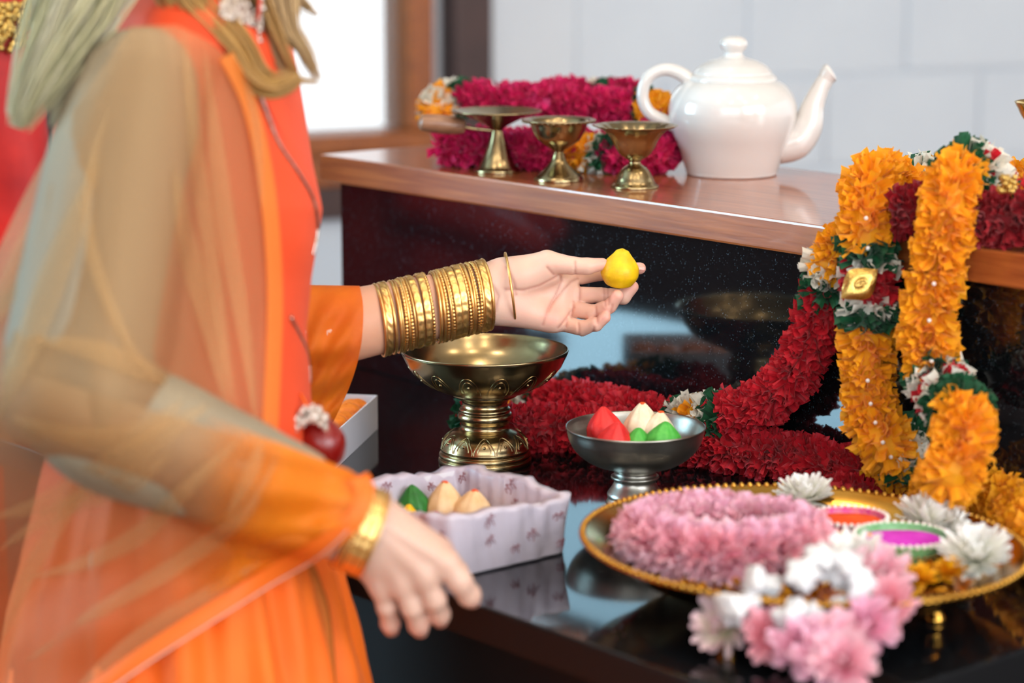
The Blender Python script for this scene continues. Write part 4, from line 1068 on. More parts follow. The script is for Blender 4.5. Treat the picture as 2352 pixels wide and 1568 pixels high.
# --- near right hand, relaxed, seen from its back
lo = K(-250, 1650, 1.80); hi = K(1320, 200, 1.80)
S = SDF((lo[0], 1.66, lo[2]), (hi[0], 1.93, hi[2] + .01), 0.0014)
S.cone(K(-350, 420, 1.785), .0300, K(200, 600, 1.800), .0205, 0)
S.cone(K(-350, 480, 1.785), .0300, K(215, 740, 1.800), .0200, .012)
S.cone(K(200, 770, 1.805), .0165, K(400, 1120, 1.816), .0082, .012)
S.cone(K(225, 700, 1.802), .0175, K(560, 1095, 1.808), .0090, .012)
S.cone(K(260, 640, 1.799), .0175, K(735, 1030, 1.802), .0094, .012)
S.cone(K(300, 590, 1.799), .0175, K(900, 935, 1.801), .0098, .012)
S.cone(K(330, 560, 1.806), .0155, K(850, 830, 1.818), .0105, .014)
for ch in (((400, 1120, 1.816, .0082), (440, 1270, 1.820, .0074), (466, 1400, 1.834, .0070), (474, 1450, 1.846, .0060)),
           ((560, 1095, 1.808, .0090), (636, 1270, 1.811, .0082), (686, 1410, 1.826, .0076), (700, 1455, 1.840, .0064)),
           ((735, 1030, 1.802, .0094), (812, 1210, 1.806, .0084), (850, 1330, 1.822, .0077), (856, 1375, 1.836, .0064)),
           ((900, 935, 1.801, .0098), (1010, 1075, 1.800, .0090), (1082, 1180, 1.810, .0084), (1104, 1215, 1.822, .0070)),
           ((700, 800, 1.828, .0115), (900, 900, 1.846, .0092), (1000, 980, 1.856, .0076))):
    keep = S.D; S.D = np.full(keep.shape, 1.0, dtype=np.float32)
    for a, b in zip(ch[:-1], ch[1:]): S.cone(K(*a[:3]), a[3], K(*b[:3]), b[3], .004)
    cd = S.D; S.D = keep; S.smin(cd, .0035)
for x, y, d in ((402, 1125, 1.8115), (560, 1100, 1.8035), (735, 1035, 1.7970), (900, 940, 1.7960)):   # knuckles
    S.ell(K(x, y, d), (.0062, .0055, .0062), .010)
for a, b in (((250, 800, 1.7915), (402, 1110, 1.8090)), ((290, 720, 1.7865), (556, 1080, 1.8000)), ((330, 660, 1.7835), (728, 1015, 1.7940)), ((370, 600, 1.7835), (890, 920, 1.7930))):   # tendons
    S.cone(K(*a), .0022, K(*b), .0024, .006)
def kl(*pts): return [K(x, y, 1.805) for x, y in pts]
for c in (kl((385, 1275), (500, 1262)), kl((392, 1300), (500, 1290)), kl((575, 1285), (700, 1255)), kl((580, 1310), (705, 1285)), kl((750, 1225), (870, 1190)), kl((955, 1120), (1060, 1040)), kl((965, 1145), (1075, 1060)), kl((395, 1395), (530, 1390)), kl((615, 1400), (755, 1380)), kl((785, 1325), (905, 1305))):
    S.groove_xz(c, .0006, .0011, 1.83)
Vr, Fr = S.mesh(); Vr = relax(Vr, Fr, 1, 0.45)
Cr = np.repeat(np.array(lin(214, 176, 158)[:3])[None], len(Vr), 0)
for q in ((1110, 1210, 1.82), (470, 1470, 1.84), (690, 1470, 1.83), (850, 1390, 1.83), (960, 900, 1.82)):
    w = np.exp(-(np.linalg.norm(Vr - np.array(K(*q)), axis=1) / .014) ** 2)[:, None] * 0.5; Cr = Cr * (1 - w) + np.array(lin(214, 140, 120)[:3]) * w

# --- rest of the body: torso, neck, head, upper arms, legs
S = SDF((-0.62, 1.55, 0.02), (0.0, 2.42, 1.86), 0.0085)
q = lambda px, py, d: arr(P(px, py, d))
S.ell(q(430, 350, 1.95), (.090, .130, .16), .03)
S.ell(q(430, 760, 1.95), (.085, .12, .17), .05)
S.ell(q(415, 1230, 1.95), (.10, .15, .14), .05)
S.cone(q(420, 60, 1.95), .055, q(470, -170, 1.95), .048, .03)
S.ell(q(520, -440, 1.95), (.092, .074, .112), .03)
S.ell(q(640, -430, 1.95), (.018, .013, .022), .012)
S.ell(q(600, -320, 1.95), (.035, .030, .03), .02)
S.cone(q(328, 215, 1.810), .036, q(150, 900, 1.735), .040, .03)
S.cone(q(150, 900, 1.735), .041, arr(Vector(K(-200, 440, 1.787))), .031, .015)
S.cone(q(420, 90, 2.11), .048, q(420, 830, 2.14), .040, .03)
S.cone(q(420, 830, 2.14), .040, H(-330, 850, 2.168), .029, .015)
for dd in (1.87, 2.03):
    c0 = Vector(q(415, 1330, dd)); S.cone(arr(c0), .075, (c0.x, c0.y, .50), .052, .03); S.cone((c0.x, c0.y, .50), .052, (c0.x - .01, c0.y, .10), .036, .02)
    S.ell((c0.x + .05, c0.y, .045), (.11, .04, .04), .02)
Vb, Fb = S.mesh(); Vb = relax(Vb, Fb, 1)
Cb = np.repeat(np.array(lin(214, 170, 140)[:3])[None], len(Vb), 0)
V = np.concatenate([Vb, Vh, Vr]); F = np.concatenate([Fb, Fh + len(Vb), Fr + len(Vb) + len(Vh)]); C = np.concatenate([Cb, Ch, Cr])
body = mk('body', V, F, M_SKIN, woman)
ca = body.data.color_attributes.new('tint', 'FLOAT_COLOR', 'POINT'); ca.data.foreach_set('color', np.concatenate([C, np.ones((len(C), 1))], 1).ravel().astype(np.float32))
# nails
M_NAIL = pmat('nail', lin(236, 180, 172), rough=0.2, coat=0.4)
def nail_at(p, axis, nrm, l=.0048, w=.0042):
    p, a, n = Vector(p), Vector(axis).normalized(), Vector(nrm).normalized(); n = (n - a * n.dot(a)).normalized(); s = a.cross(n)
    V = [];
    for i in range(6):
        t = i / 5 * 2 - 1
        for j in range(5):
            b = j / 4 * 2 - 1; ww = w * (1 - 0.35 * t ** 4)
            V.append(p + a * l * t + s * ww * b - n * (0.0016 * b * b + .0008 * t * t))
    mk('nail', np.array([tuple(v) for v in V]), grid_faces(6, 5), M_NAIL, body)
nail_at(Vector(H(2184, 314, 2.2675)), RIGHT - UP * .1, UP * .8 - FWD * .6, .0040, .0036)
nail_at(Vector(H(1876, 256, 2.2410)), RIGHT - UP * .12, UP * 1 - FWD * .15, .0042, .0036)
nail_at(Vector(H(2022, 562, 2.2352)), RIGHT * .5 + UP * .8, RIGHT * .8 - UP * .3 - FWD * .4, .0038, .0032)
nail_at(Vector(H(1914, 738, 2.2355)), RIGHT * .75 + UP * .6, RIGHT * .5 - UP * .6 - FWD * .4, .0034, .0030)

# --- kurta: lofted torso and skirt
KR = [(-110, 520, 400, .055), (-70, 560, 360, .075), (-25, 610, 300, .150), (30, 640, 250, .168), (100, 668, 215, .172), (190, 690, 165, .168), (300, 706, 120, .166), (400, 727, 105, .160), (480, 741, 105, .155), (560, 732, 115, .150), (640, 714, 128, .146), (760, 704, 140, .142), (900, 712, 130, .146), (1050, 728, 105, .155), (1200, 752, 70, .168), (1350, 782, 40, .178), (1568, 838, 10, .190), (1900, 900, -40, .20), (2500, 960, -90, .21)]
KRA = np.array(KR, dtype=float); DK = 1.955
def krow(y): return [np.interp(y, KRA[:, 0], KRA[:, i]) for i in (1, 2, 3)]
ny, na = 120, 160
ys = np.concatenate([np.linspace(-110, 700, 74), np.linspace(712, 2500, 50)])
V = []
for y in ys:
    fx, bx, ay = krow(y)
    for k in range(na):
        a = 2 * math.pi * k / na
        c, s = math.cos(a), math.sin(a)
        ex = 0.92
        xx = (fx + bx) / 2 + (fx - bx) / 2 * math.copysign(abs(c) ** ex, c)
        dep = -ay * math.copysign(abs(s) ** ex, s)
        if dep > 0: dep *= 1 - 0.35 * min(1, max(0, (y - 950) / 250))
        fold = 0.0
        if y > 950:
            w = min(1, (y - 950) / 450); fold = w * (0.0075 * math.sin(15 * a + 0.002 * y) + 0.005 * math.sin(27 * a + 1.3 - .003 * y))
        fold += 0.0015 * math.sin(6 * a + y * .02) * math.sin(.013 * y)
        r = 1 + fold / max(ay, .05)
        V.append(P((fx + bx) / 2 + (xx - (fx + bx) / 2) * r, y, DK + dep * r))
nr_ = len(ys)
F = [(i * na + j, i * na + (j + 1) % na, (i + 1) * na + (j + 1) % na, (i + 1) * na + j) for i in range(nr_ - 1) for j in range(na)]
ku = mk('kurta', np.array([tuple(v) for v in V]), F, M_KURTA, woman)
Ck = np.zeros((nr_, na, 4), dtype=np.float32); kt = np.clip((ys - 1050) / 250, 0, 1)[:, None]
Ck[:, :, :3] = (np.array(lin(230, 72, 20)[:3]) * (1 - kt) + np.array(lin(240, 112, 6)[:3]) * kt)[:, None, :]; Ck[:, :, 3] = 1
ca = ku.data.color_attributes.new('tint', 'FLOAT_COLOR', 'POINT'); ca.data.foreach_set('color', Ck.ravel())
def kdep(px, y):
    """depth of the near side of the kurta at a pixel"""
    fx, bx, ay = krow(y); m, h = (fx + bx) / 2, (fx - bx) / 2
    u = np.clip((px - m) / h, -1, 1)
    return DK - ay * (max(0.0, 1 - abs(u) ** 2.17)) ** 0.46
def seam(name, pts, r, mat, off=.002):
    c = catmull([(x, y, 0) for x, y in pts], 8)
    V, F = tube(np.array([arr(P(x, y, kdep(x, y) - off)) for x, y, _ in c]), r, 6); mk(name, V, F, mat, woman)
seam('silver_piping', [(596, 215), (612, 260), (640, 330), (684, 396), (716, 452), (729, 505), (727, 545), (718, 585)], .0017, M_SILV)
seam('silver_piping', [(668, 728), (686, 765), (702, 800), (709, 840), (711, 880)], .0017, M_SILV)
seam('placket_seam', [(612, 240), (655, 330), (700, 420), (726, 480)], .0008, pmat('seam_thread', lin(190, 40, 20), rough=.8), .0005)
mb = MB(); rr = random.Random(2)
for k in range(420):
    x = rr.uniform(505, 606); y = rr.uniform(-40, 62)
    if (x - 500) * 0.55 + (y - 62) * 0.2 < -6 or y > 62 - abs(x - 585) * .3: continue
    mb.add(*sphere(P(x, y, kdep(x, y) - .002), rr.uniform(.0016, .0030), 6, 4))
mb.build('sequin_collar', M_SILV, woman, smooth=True, kind='stuff')
M_CHAIN = M_SILV
mb = MB()
for k in range(26):
    y = -30 + k * 6.2; x = 604 - k * 0.55 + 2 * math.sin(k)
    mb.add(*sphere(P(x, y, 1.825), .0022 if k % 4 else .0034, 8, 5))
ear = mb.build('drop_earring', M_SILV, woman, smooth=True, label='long silver drop earring')
mb = MB(); mb.add(*tube(np.array([arr(P(598, -30, 1.823)), arr(P(596, 10, 1.823)), arr(P(592, 50, 1.823))]), .0016, 6)); mb.build('red_bead_string', pmat('red_beads', lin(200, 50, 20), rough=.3), ear, smooth=True)

# --- sleeves
def loft_tube(name, centers, ra, rb, mat, n=48, fold=0.0, nf=9, seed=0, parent=woman):
    c = catmull(centers, 8); T, N_, B_ = frames(c); m = len(c)
    ra = np.interp(np.linspace(0, 1, m), np.linspace(0, 1, len(ra)), ra); rb = np.interp(np.linspace(0, 1, m), np.linspace(0, 1, len(rb)), rb)
    V = []
    for i in range(m):
        for k in range(n):
            a = 2 * math.pi * k / n
            f = 1 + fold * math.sin(nf * a + i * .35 + seed) + fold * .6 * math.sin((nf + 4) * a - i * .2)
            V.append(c[i] + N_[i] * ra[i] * f * math.cos(a) + B_[i] * rb[i] * f * math.sin(a))
    F = [(i * n + j, i * n + (j + 1) % n, (i + 1) * n + (j + 1) % n, (i + 1) * n + j) for i in range(m - 1) for j in range(n)]
    return mk(name, np.array(V), F, mat, parent)
loft_tube('near_sleeve', [q(338, 72, 1.800), q(336, 100, 1.798), q(326, 165, 1.792), q(302, 270, 1.785), q(250, 450, 1.765), q(200, 700, 1.745), q(185, 860, 1.738), q(250, 960, 1.738), q(400, 1030, 1.745), q(560, 1090, 1.757), q(700, 1145, 1.772)],
          [.010, .028, .043, .050, .051, .052, .054, .052, .047, .041, .034], [.010, .028, .043, .050, .051, .052, .054, .052, .047, .041, .034], M_SLV, fold=.012)
# far sleeve: wide opening around the forearm, drooping below it
M_FSL = pmat('orange_sheer_sleeve', lin(242, 128, 14), rough=0.7, var=lin(232, 108, 8), vscale=20, alpha=0.93, transl=0.35)
right = [(826, 656), (834, 700), (833, 760), (824, 820), (802, 890), (766, 968)]
rc = catmull([(x, y, 0) for x, y in right], 12); rc_y = (rc[:, 1] - 656) / (968 - 656)
V = []; nu_s, na_s = 34, 72
for i in range(nu_s):
    u = i / (nu_s - 1)
    for k in range(na_s):
        a = 2 * math.pi * k / na_s
        vv = (1 - math.cos(a)) / 2
        xr = float(np.interp(vv, rc_y, rc[:, 0])); x = 590 + (xr - 590) * u
        y = 652 + (4 * u) + (330 - 18 * u) * vv
        hw = .047 if vv < .46 else .047 + (.016 - .047) * min(1, (vv - .46) / .4)
        hw *= abs(math.sin(a)) ** .45
        rip = .0030 * math.sin(24 * vv + 5 * u) * (.3 + vv) + .0028 * math.sin(17 * u * (1 + vv) + 3 * vv)
        sg = 1 if math.sin(a) >= 0 else -1
        V.append(arr(P(x, y, 2.168 + .020 * u - sg * max(hw + rip * abs(math.sin(a)), 0))))
F = [(i * na_s + k, i * na_s + (k + 1) % na_s, (i + 1) * na_s + (k + 1) % na_s, (i + 1) * na_s + k) for i in range(nu_s - 1) for k in range(na_s)]
mk('far_sleeve', np.array(V), F, M_FSL, woman)

# --- dupatta (sheer shawl): sheets that lie over arm, torso and forearm
def cap_dep(px, py, segs):
    best = 9.0
    for (x0, y0, d0, r0), (x1, y1, d1, r1) in segs:
        bx, by = x1 - x0, y1 - y0; t = np.clip(((px - x0) * bx + (py - y0) * by) / (bx * bx + by * by), 0, 1)
        cx, cy, cd, cr = x0 + bx * t, y0 + by * t, d0 + (d1 - d0) * t, r0 + (r1 - r0) * t
        rp = cr * FPX / cd; dist = math.hypot(px - cx, py - cy) / rp
        if dist < 1: best = min(best, cd - cr * math.sqrt(1 - dist * dist))
        else: best = min(best, cd + (dist - 1) * cr * 1.2)
    return best
ARM = [((345, 80, 1.80, .052), (185, 880, 1.738, .060))]
FORE = [((185, 880, 1.738, .060), (560, 1085, 1.757, .050)), ((560, 1085, 1.757, .050), (790, 1180, 1.783, .040))]
def sdep(px, py, fore=False):
    a = cap_dep(px, py, ARM + (FORE if fore else []))
    b = kdep(min(max(px, krow(py)[1] + 4), krow(py)[0] - 4), py) - .004
    k = .03; h = max(k - abs(a - b), 0) / k
    return min(a, b) - h * h * k / 4
tan = lin(194, 156, 110)[:3]; peach = lin(208, 120, 66)[:3]; orng = lin(246, 140, 16)[:3]; gold = lin(218, 160, 70)[:3]
def sheet(name, lft, rgt, ny_, nx_, mat, off, ripple, colf, fore=False, dens=None):
    """lft/rgt: polylines (x, y) down both sides"""
    L_ = catmull([(x, y, 0) for x, y in lft], 12); R_ = catmull([(x, y, 0) for x, y in rgt], 12)
    L_, _ = resample(L_, 1.0); R_, _ = resample(R_, 1.0)
    V = []; C = []
    for i in range(ny_):
        v = i / (ny_ - 1); l = L_[int(v * (len(L_) - 1))]; r = R_[int(v * (len(R_) - 1))]
        for j in range(nx_):
            u = j / (nx_ - 1); x = l[0] + (r[0] - l[0]) * u; y = l[1] + (r[1] - l[1]) * u
            V.append(arr(P(x, y, sdep(x, y, fore) - off - ripple(u, v)))); C.append(tuple(colf(u, v)) + (1.0,))
    V = np.array(V)
    for _ in range(3):   # soften
        G = V.reshape(ny_, nx_, 3); G2 = G.copy(); G2[1:-1, 1:-1] = 0.5 * G[1:-1, 1:-1] + 0.125 * (G[:-2, 1:-1] + G[2:, 1:-1] + G[1:-1, :-2] + G[1:-1, 2:]); V = G2.reshape(-1, 3)
    o = mk(name, V, grid_faces(ny_, nx_), mat, woman)
    if dens:
        da = o.data.attributes.new('dens', 'FLOAT', 'POINT'); da.data.foreach_set('value', np.array([dens(j / (nx_ - 1), i / (ny_ - 1)) for i in range(ny_) for j in range(nx_)], dtype=np.float32))
    ca = o.data.color_attributes.new('tint', 'FLOAT_COLOR', 'POINT'); ca.data.foreach_set('color', np.array(C, dtype=np.float32).ravel())
    return o
mixc = lambda a, b, t: [a[i] * (1 - t) + b[i] * t for i in range(3)]
# upper sheet from shoulder to waist
sheet('dupatta', [(300, 60), (225, 170), (120, 330), (20, 520), (-80, 760), (-120, 1020)], [(405, 58), (500, 110), (575, 220), (622, 420), (640, 640), (632, 840), (622, 1010)], 70, 90, M_NET, .010,
      lambda u, v: .006 * math.sin(11 * u + 2 * v) * v + .004 * math.sin(23 * u - 3 * v) * v, lambda u, v: mixc(tan, peach, max(0, u - .5) * 1.2))
# border strip along its front edge
def strip(name, pts, width, mat, off, fore=False, taper=False):
    c = catmull([(x, y, 0) for x, y in pts], 10); V = []
    T = np.gradient(c, axis=0)
    for i, (x, y, _) in enumerate(c):
        t = T[i] / (np.linalg.norm(T[i]) + 1e-9); nx_, ny_ = -t[1], t[0]
        w = width * (math.sin(math.pi * min(.98, max(.02, i / (len(c) - 1)))) if taper else 1)
        for b in (-1, -.33, .33, 1):
            xx, yy = x + nx_ * w / 2 * b, y + ny_ * w / 2 * b
            V.append(arr(P(xx, yy, sdep(xx, yy, fore) - off - .0015 * (1 - b * b))))
    return mk(name, np.array(V), grid_faces(len(c), 4), mat, woman)
M_BRD = pmat('dupatta_border', lin(246, 142, 54), rough=.7, alpha=.8, transl=.3)
strip('dupatta_border', [(520, 128), (572, 235), (606, 380), (624, 520), (632, 680), (628, 840), (620, 1005)], 36, M_BRD, .014)
M_FOLD = pmat('net_fold', lin(214, 170, 112), rough=.75, alpha=.34, transl=.35)
for pts, w in (([(470, 110), (492, 300), (520, 520), (560, 760), (590, 990)], 26), ([(420, 60), (440, 250), (470, 480), (505, 720), (540, 960)], 22), ([(400, 380), (430, 560), (480, 740), (520, 930)], 30), ([(250, 250), (200, 420), (215, 600), (300, 800), (400, 900)], 18),
               ([(230, 360), (150, 560), (60, 800), (-30, 1000)], 40), ([(120, 420), (40, 620), (-20, 760)], 34), ([(560, 170), (590, 300), (600, 480)], 14), ([(70, 780), (200, 800), (330, 850), (410, 890)], 30)):
    strip('net_fold', pts, w * 1.7, M_FOLD, .017, taper=True)
# lower sheet hanging over the forearm
sheet('dupatta', [(-120, 800), (-120, 1000), (-110, 1250), (-60, 1500), (60, 1660)], [(800, 1078), (832, 1106), (822, 1165), (770, 1240), (640, 1312)], 70, 110, M_NET, .012,
      lambda u, v: (.008 * math.sin(9 * v + 3 * u) + .005 * math.sin(19 * v - 4 * u)) * (.3 + .7 * v), lambda u, v: mixc(mixc(tan, peach, min(1, v * 1.6)), orng, min(1, max(0, (u - .55) * 2.6))), fore=True)
sheet('dupatta_end', [(440, 940), (430, 1080), (420, 1230), (400, 1400)], [(800, 1078), (834, 1108), (824, 1170), (740, 1262)], 50, 50, M_NETO, .018,
      lambda u, v: .005 * math.sin(12 * u + 4 * v) + .003 * math.sin(21 * v), lambda u, v: orng, fore=True, dens=lambda u, v: min(1.0, max(0.0, (u - .08) / .5)))
strip('dupatta_hem', [(826, 1092), (838, 1130), (815, 1190), (740, 1255), (620, 1325), (480, 1410), (340, 1500), (200, 1600), (120, 1660)], 44, M_HEM, .024, fore=True)
strip('hem_thread', [(800, 1217), (735, 1277), (612, 1350), (475, 1436), (335, 1526), (210, 1614)], 5, pmat('hem_zari', lin(214, 170, 150), rough=.5), .026, fore=True)
for pts, w in (([(480, 930), (380, 990), (250, 1080), (120, 1150), (-20, 1190)], 44), ([(560, 1000), (440, 1110), (330, 1220), (200, 1290), (60, 1330)], 26), ([(600, 1010), (575, 1090), (520, 1190)], 22), ([(400, 1030), (300, 1110), (160, 1160), (0, 1260)], 30), ([(640, 1040), (560, 1180), (400, 1300), (200, 1420), (60, 1520)], 24),
               ([(250, 1060), (150, 1180), (60, 1330), (0, 1480)], 22), ([(600, 1290), (440, 1390), (280, 1500), (160, 1600)], 30), ([(30, 960), (200, 1010), (330, 990), (420, 920)], 36)):
    strip('net_fold', pts, w * 1.7, M_FOLD, .021, fore=True, taper=True)
seam('kurta_fold_shade', [(705, 1300), (738, 1400), (750, 1500), (757, 1600)], .006, pmat('pleat_shadow_cloth', lin(176, 92, 14), rough=.8), .0)  # darker strip: the shade of a skirt fold put into its colour

# --- red drop ornament at the waist
q0 = P(735, 1015, 1.90)
V, F, _ = lathe([(0, -.023), (.012, -.019), (.0195, -.006), (.0185, .006), (.012, .017), (.005, .025), (0, .027)], 32, 4)
rot = Matrix.Rotation(-0.35, 3, 'Y')
orn = mk('tassel_drop', np.array([tuple(q0 + rot @ Vector(v)) for v in V]), F, pmat('red_velvet', lin(128, 10, 4), rough=.35, coat=.3), woman, label='glossy red tassel drop with crystal cap')
V, F = tube(catmull([arr(P(690, 905, kdep(690, 905) - .001)), arr(P(706, 935, 1.885)), arr(P(722, 965, 1.897))], 5), .0012, 6); mk('tassel_cord', V, F, M_HEM, orn)
mb = MB(); rr = random.Random(6)
for k in range(120):
    a, b = rr.random(), rr.random()
    x = 655 + 100 * a; y = 1010 - 70 * math.sin(a * 2.6) + b * 34 - 8
    if x > 748: continue
    mb.add(*sphere(P(x, y, 1.876 + rr.uniform(-.004, .004)), rr.uniform(.0016, .0032), 6, 4))
mb.build('crystals', pmat('crystal', lin(226, 214, 200), rough=.1, coat=.8, metal=.5), orn, smooth=False, kind='stuff')

# --- hair
def lock(pts, n, spread, rads, cols, seed, r=.0009, fade=.85):
    """bundle of strands following a guide of (px, py, depth)"""
    rg = np.random.RandomState(seed); g = catmull(pts, 6)
    Vs = []; Fs = []; Cs = []; nn = 0
    for k in range(n):
        ox, od = rg.normal(0, 1, 2); ph = rg.uniform(0, 6.28); cc = np.array(cols[rg.randint(len(cols))]) * rg.uniform(.8, 1.12)
        end = int(len(g) * rg.uniform(fade, 1.0)); m = max(4, end)
        sp = np.interp(np.linspace(0, 1, len(g)), np.linspace(0, 1, len(rads)), rads)
        pts_ = []
        for i in range(m):
            x, y, d = g[i]; t = i / len(g)
            w = sp[i]
            tg = g[min(i + 1, len(g) - 1)] - g[max(i - 1, 0)]; l = math.hypot(tg[0], tg[1]) + 1e-6
            nx_, ny_ = -tg[1] / l, tg[0] / l
            of = (ox * .5 + .18 * math.sin(5 * t + ph)) * w
            pts_.append(arr(P(x + nx_ * of, y + ny_ * of, d + od * .5 * w / FPX * d)))
        V, F = tube(np.array(pts_), [r, r, r * .7, r * .25], 4, False)
        Vs.append(V); Fs += [tuple(a + nn for a in f) for f in F]; nn += len(V); Cs.append(np.repeat(np.append(cc, 1.0)[None], len(V), 0))
    o = mk('hair_lock', np.concatenate(Vs), Fs, M_HAIR, woman)
    ca = o.data.color_attributes.new('tint', 'FLOAT_COLOR', 'POINT'); ca.data.foreach_set('color', np.concatenate(Cs).astype(np.float32).ravel())
ash = [lin(196, 190, 150)[:3], lin(176, 172, 132)[:3], lin(206, 198, 170)[:3]]; dk = [lin(182, 138, 72)[:3], lin(204, 160, 96)[:3], lin(156, 112, 50)[:3]]; bl = [lin(214, 180, 128)[:3], lin(186, 150, 102)[:3], lin(162, 128, 86)[:3]]
lock([(330, -320, 1.82), (240, -120, 1.80), (165, 10, 1.785), (110, 120, 1.775), (60, 230, 1.77), (34, 300, 1.77)], 300, 1, [40, 75, 78, 60, 36, 16], ash, 1, r=.0011)
lock([(380, -300, 1.82), (300, -120, 1.80), (240, 10, 1.79), (195, 110, 1.785), (140, 210, 1.78), (118, 300, 1.78)], 70, 1, [30, 36, 28, 22, 15, 6], ash, 2, r=.0010)
lock([(430, -320, 1.83), (400, -130, 1.81), (430, -20, 1.805), (490, 50, 1.80), (545, 112, 1.797), (580, 170, 1.795), (618, 196, 1.80), (655, 190, 1.806), (690, 170, 1.81)], 230, 1, [50, 50, 46, 38, 32, 28, 24, 20, 12], dk, 3, r=.0010, fade=.93)
lock([(600, -300, 1.86), (625, -120, 1.85), (645, 0, 1.85), (665, 70, 1.85), (695, 110, 1.853), (715, 150, 1.856), (735, 190, 1.86)], 120, 1, [40, 42, 36, 24, 16, 14, 14], bl, 4, r=.0008, fade=.72)
lock([(620, -300, 1.87), (650, -120, 1.86), (665, -20, 1.86), (700, 10, 1.863), (732, 40, 1.866)], 50, 1, [26, 30, 24, 14, 6], bl, 5, r=.0008, fade=.85)
lock([(600, -200, 1.85), (615, -40, 1.845), (622, 60, 1.845), (640, 130, 1.848), (680, 180, 1.852), (745, 190, 1.86)], 45, 1, [20, 20, 18, 15, 9, 5], bl, 6, r=.0008, fade=.8)
lock([(560, -200, 1.84), (580, -60, 1.835), (610, 20, 1.835), (640, 90, 1.84), (668, 150, 1.845), (690, 175, 1.85)], 50, 1, [20, 20, 16, 12, 9, 5], dk, 7, r=.0008, fade=.85)

# ------------------------------------------------------------------ yellow sweet in the fingers
yc = P(840 + 2008 * .2891, 520 + 468 * .2891, 2.250)
sweet('teardrop_sweet', yc, .0172, .0345, M_YEL, 'yellow teardrop sweet held between thumb and fingertips', pleats=5, amp=.03, seed=31, shape=[(0, 0), (.50, 0.0), (.70, .03), (.96, .24), (1.0, .38), (.94, .55), (.72, .72), (.52, .84), (.40, .92), (.30, .98), (.14, 1.0), (0, 1.0)], tilt=(.12, .06, .3))

# ------------------------------------------------------------------ bangles
def bangle_mesh(name, kind, R, r):
    n = 96; V = []; F = []
    if kind in ('plain', 'fine'):
        m = 8
        for i in range(n):
            a = 2 * math.pi * i / n
            for j in range(m):
                b = 2 * math.pi * j / m; V.append(((R + r * math.cos(b)) * math.cos(a), (R + r * math.cos(b)) * math.sin(a), r * math.sin(b)))
        F = [(i * m + j, ((i + 1) % n) * m + j, ((i + 1) % n) * m + (j + 1) % m, i * m + (j + 1) % m) for i in range(n) for j in range(m)]
    elif kind == 'beaded':
        n, m = 240, 8
        for i in range(n):
            a = 2 * math.pi * i / n; rr = r * (1 + .30 * math.sin(60 * a))
            for j in range(m):
                b = 2 * math.pi * j / m; V.append(((R + rr * math.cos(b)) * math.cos(a), (R + rr * math.cos(b)) * math.sin(a), rr * math.sin(b)))
        F = [(i * m + j, ((i + 1) % n) * m + j, ((i + 1) % n) * m + (j + 1) % m, i * m + (j + 1) % m) for i in range(n) for j in range(m)]
    else:
        hw = r * 2.1; n = 192
        prof = [(-hw, .2), (-hw, .9), (-hw * .8, 1.15), (-hw * .4, 1.0), (0, 1.0), (hw * .4, 1.0), (hw * .8, 1.15), (hw, .9), (hw, .2), (0, .1)]
        m = len(prof)
        for i in range(n):
            a = 2 * math.pi * i / n
            for j, (z, h) in enumerate(prof):
                e = 0
                if 2 < j < 6: e = (.5 * (math.sin(24 * a + (0 if j % 2 else 1.57)) > .3) if kind == 'embossed' else .55 * (abs(((a * 24 / 6.283) % 1) * 2 - 1 - (j - 4) * .5) < .45))
                V.append(((R + r * (h - .5 + e)) * math.cos(a), (R + r * (h - .5 + e)) * math.sin(a), z))
        F = [(i * m + j, ((i + 1) % n) * m + j, ((i + 1) % n) * m + (j + 1) % m, i * m + (j + 1) % m) for i in range(n) for j in range(m)]
    me = mesh_np(name, np.array(V), F); me.polygons.foreach_set('use_smooth', np.ones(len(me.polygons), dtype=bool)); me.materials.append(M_GOLD); return me
BM = {'plain': bangle_mesh('bangle', 'plain', .0325, .00165), 'fine': bangle_mesh('bangle', 'fine', .0322, .0012), 'beaded': bangle_mesh('bangle', 'beaded', .0325, .0014), 'embossed': bangle_mesh('bangle', 'embossed', .0325, .0016), 'zigzag': bangle_mesh('bangle', 'zigzag', .0325, .0015)}
def orient(o, c, zaxis, xaxis):
    z = Vector(zaxis).normalized(); x = Vector(xaxis); x = (x - z * x.dot(z)).normalized(); y = z.cross(x)
    M = Matrix((x, y, z)).transposed().to_4x4(); M.translation = c; o.matrix_world = M
seq = ['plain', 'zigzag', 'plain', None, 'plain', 'fine', 'beaded', 'plain', 'beaded', 'fine', 'embossed', None, 'embossed', 'beaded', None, None, 'plain', 'plain', 'beaded', 'fine', 'beaded', 'embossed', 'embossed', 'beaded', 'plain', 'fine', 'beaded', 'beaded', 'fine', 'zigzag', 'plain']
wid_ = {'plain': 30, 'fine': 22, 'beaded': 27, 'embossed': 62, 'zigzag': 58, None: 22}
tot = sum(wid_[k] for k in seq); pos = 0; idx = 0  # widths in the same scale as the stack
ordn = ['first', 'second', 'third', 'fourth', 'fifth', 'sixth', 'seventh', 'eighth', 'ninth', 'tenth', 'eleventh', 'twelfth', 'thirteenth', 'fourteenth', 'fifteenth', 'sixteenth', 'seventeenth', 'eighteenth', 'nineteenth', 'twentieth', 'twenty-first', 'twenty-second', 'twenty-third', 'twenty-fourth', 'twenty-fifth', 'twenty-sixth', 'twenty-seventh', 'twenty-eighth']
desc = {'plain': 'plain round gold bangle', 'fine': 'very fine gold bangle', 'beaded': 'gold bangle with beaded edge', 'embossed': 'wide embossed gold bangle', 'zigzag': 'gold bangle with zigzag cutwork'}
e1 = RIGHT * .141 - UP * .99; nrm = (RIGHT * .99 + UP * .141) * .98 + FWD * .2
rj = random.Random(12)
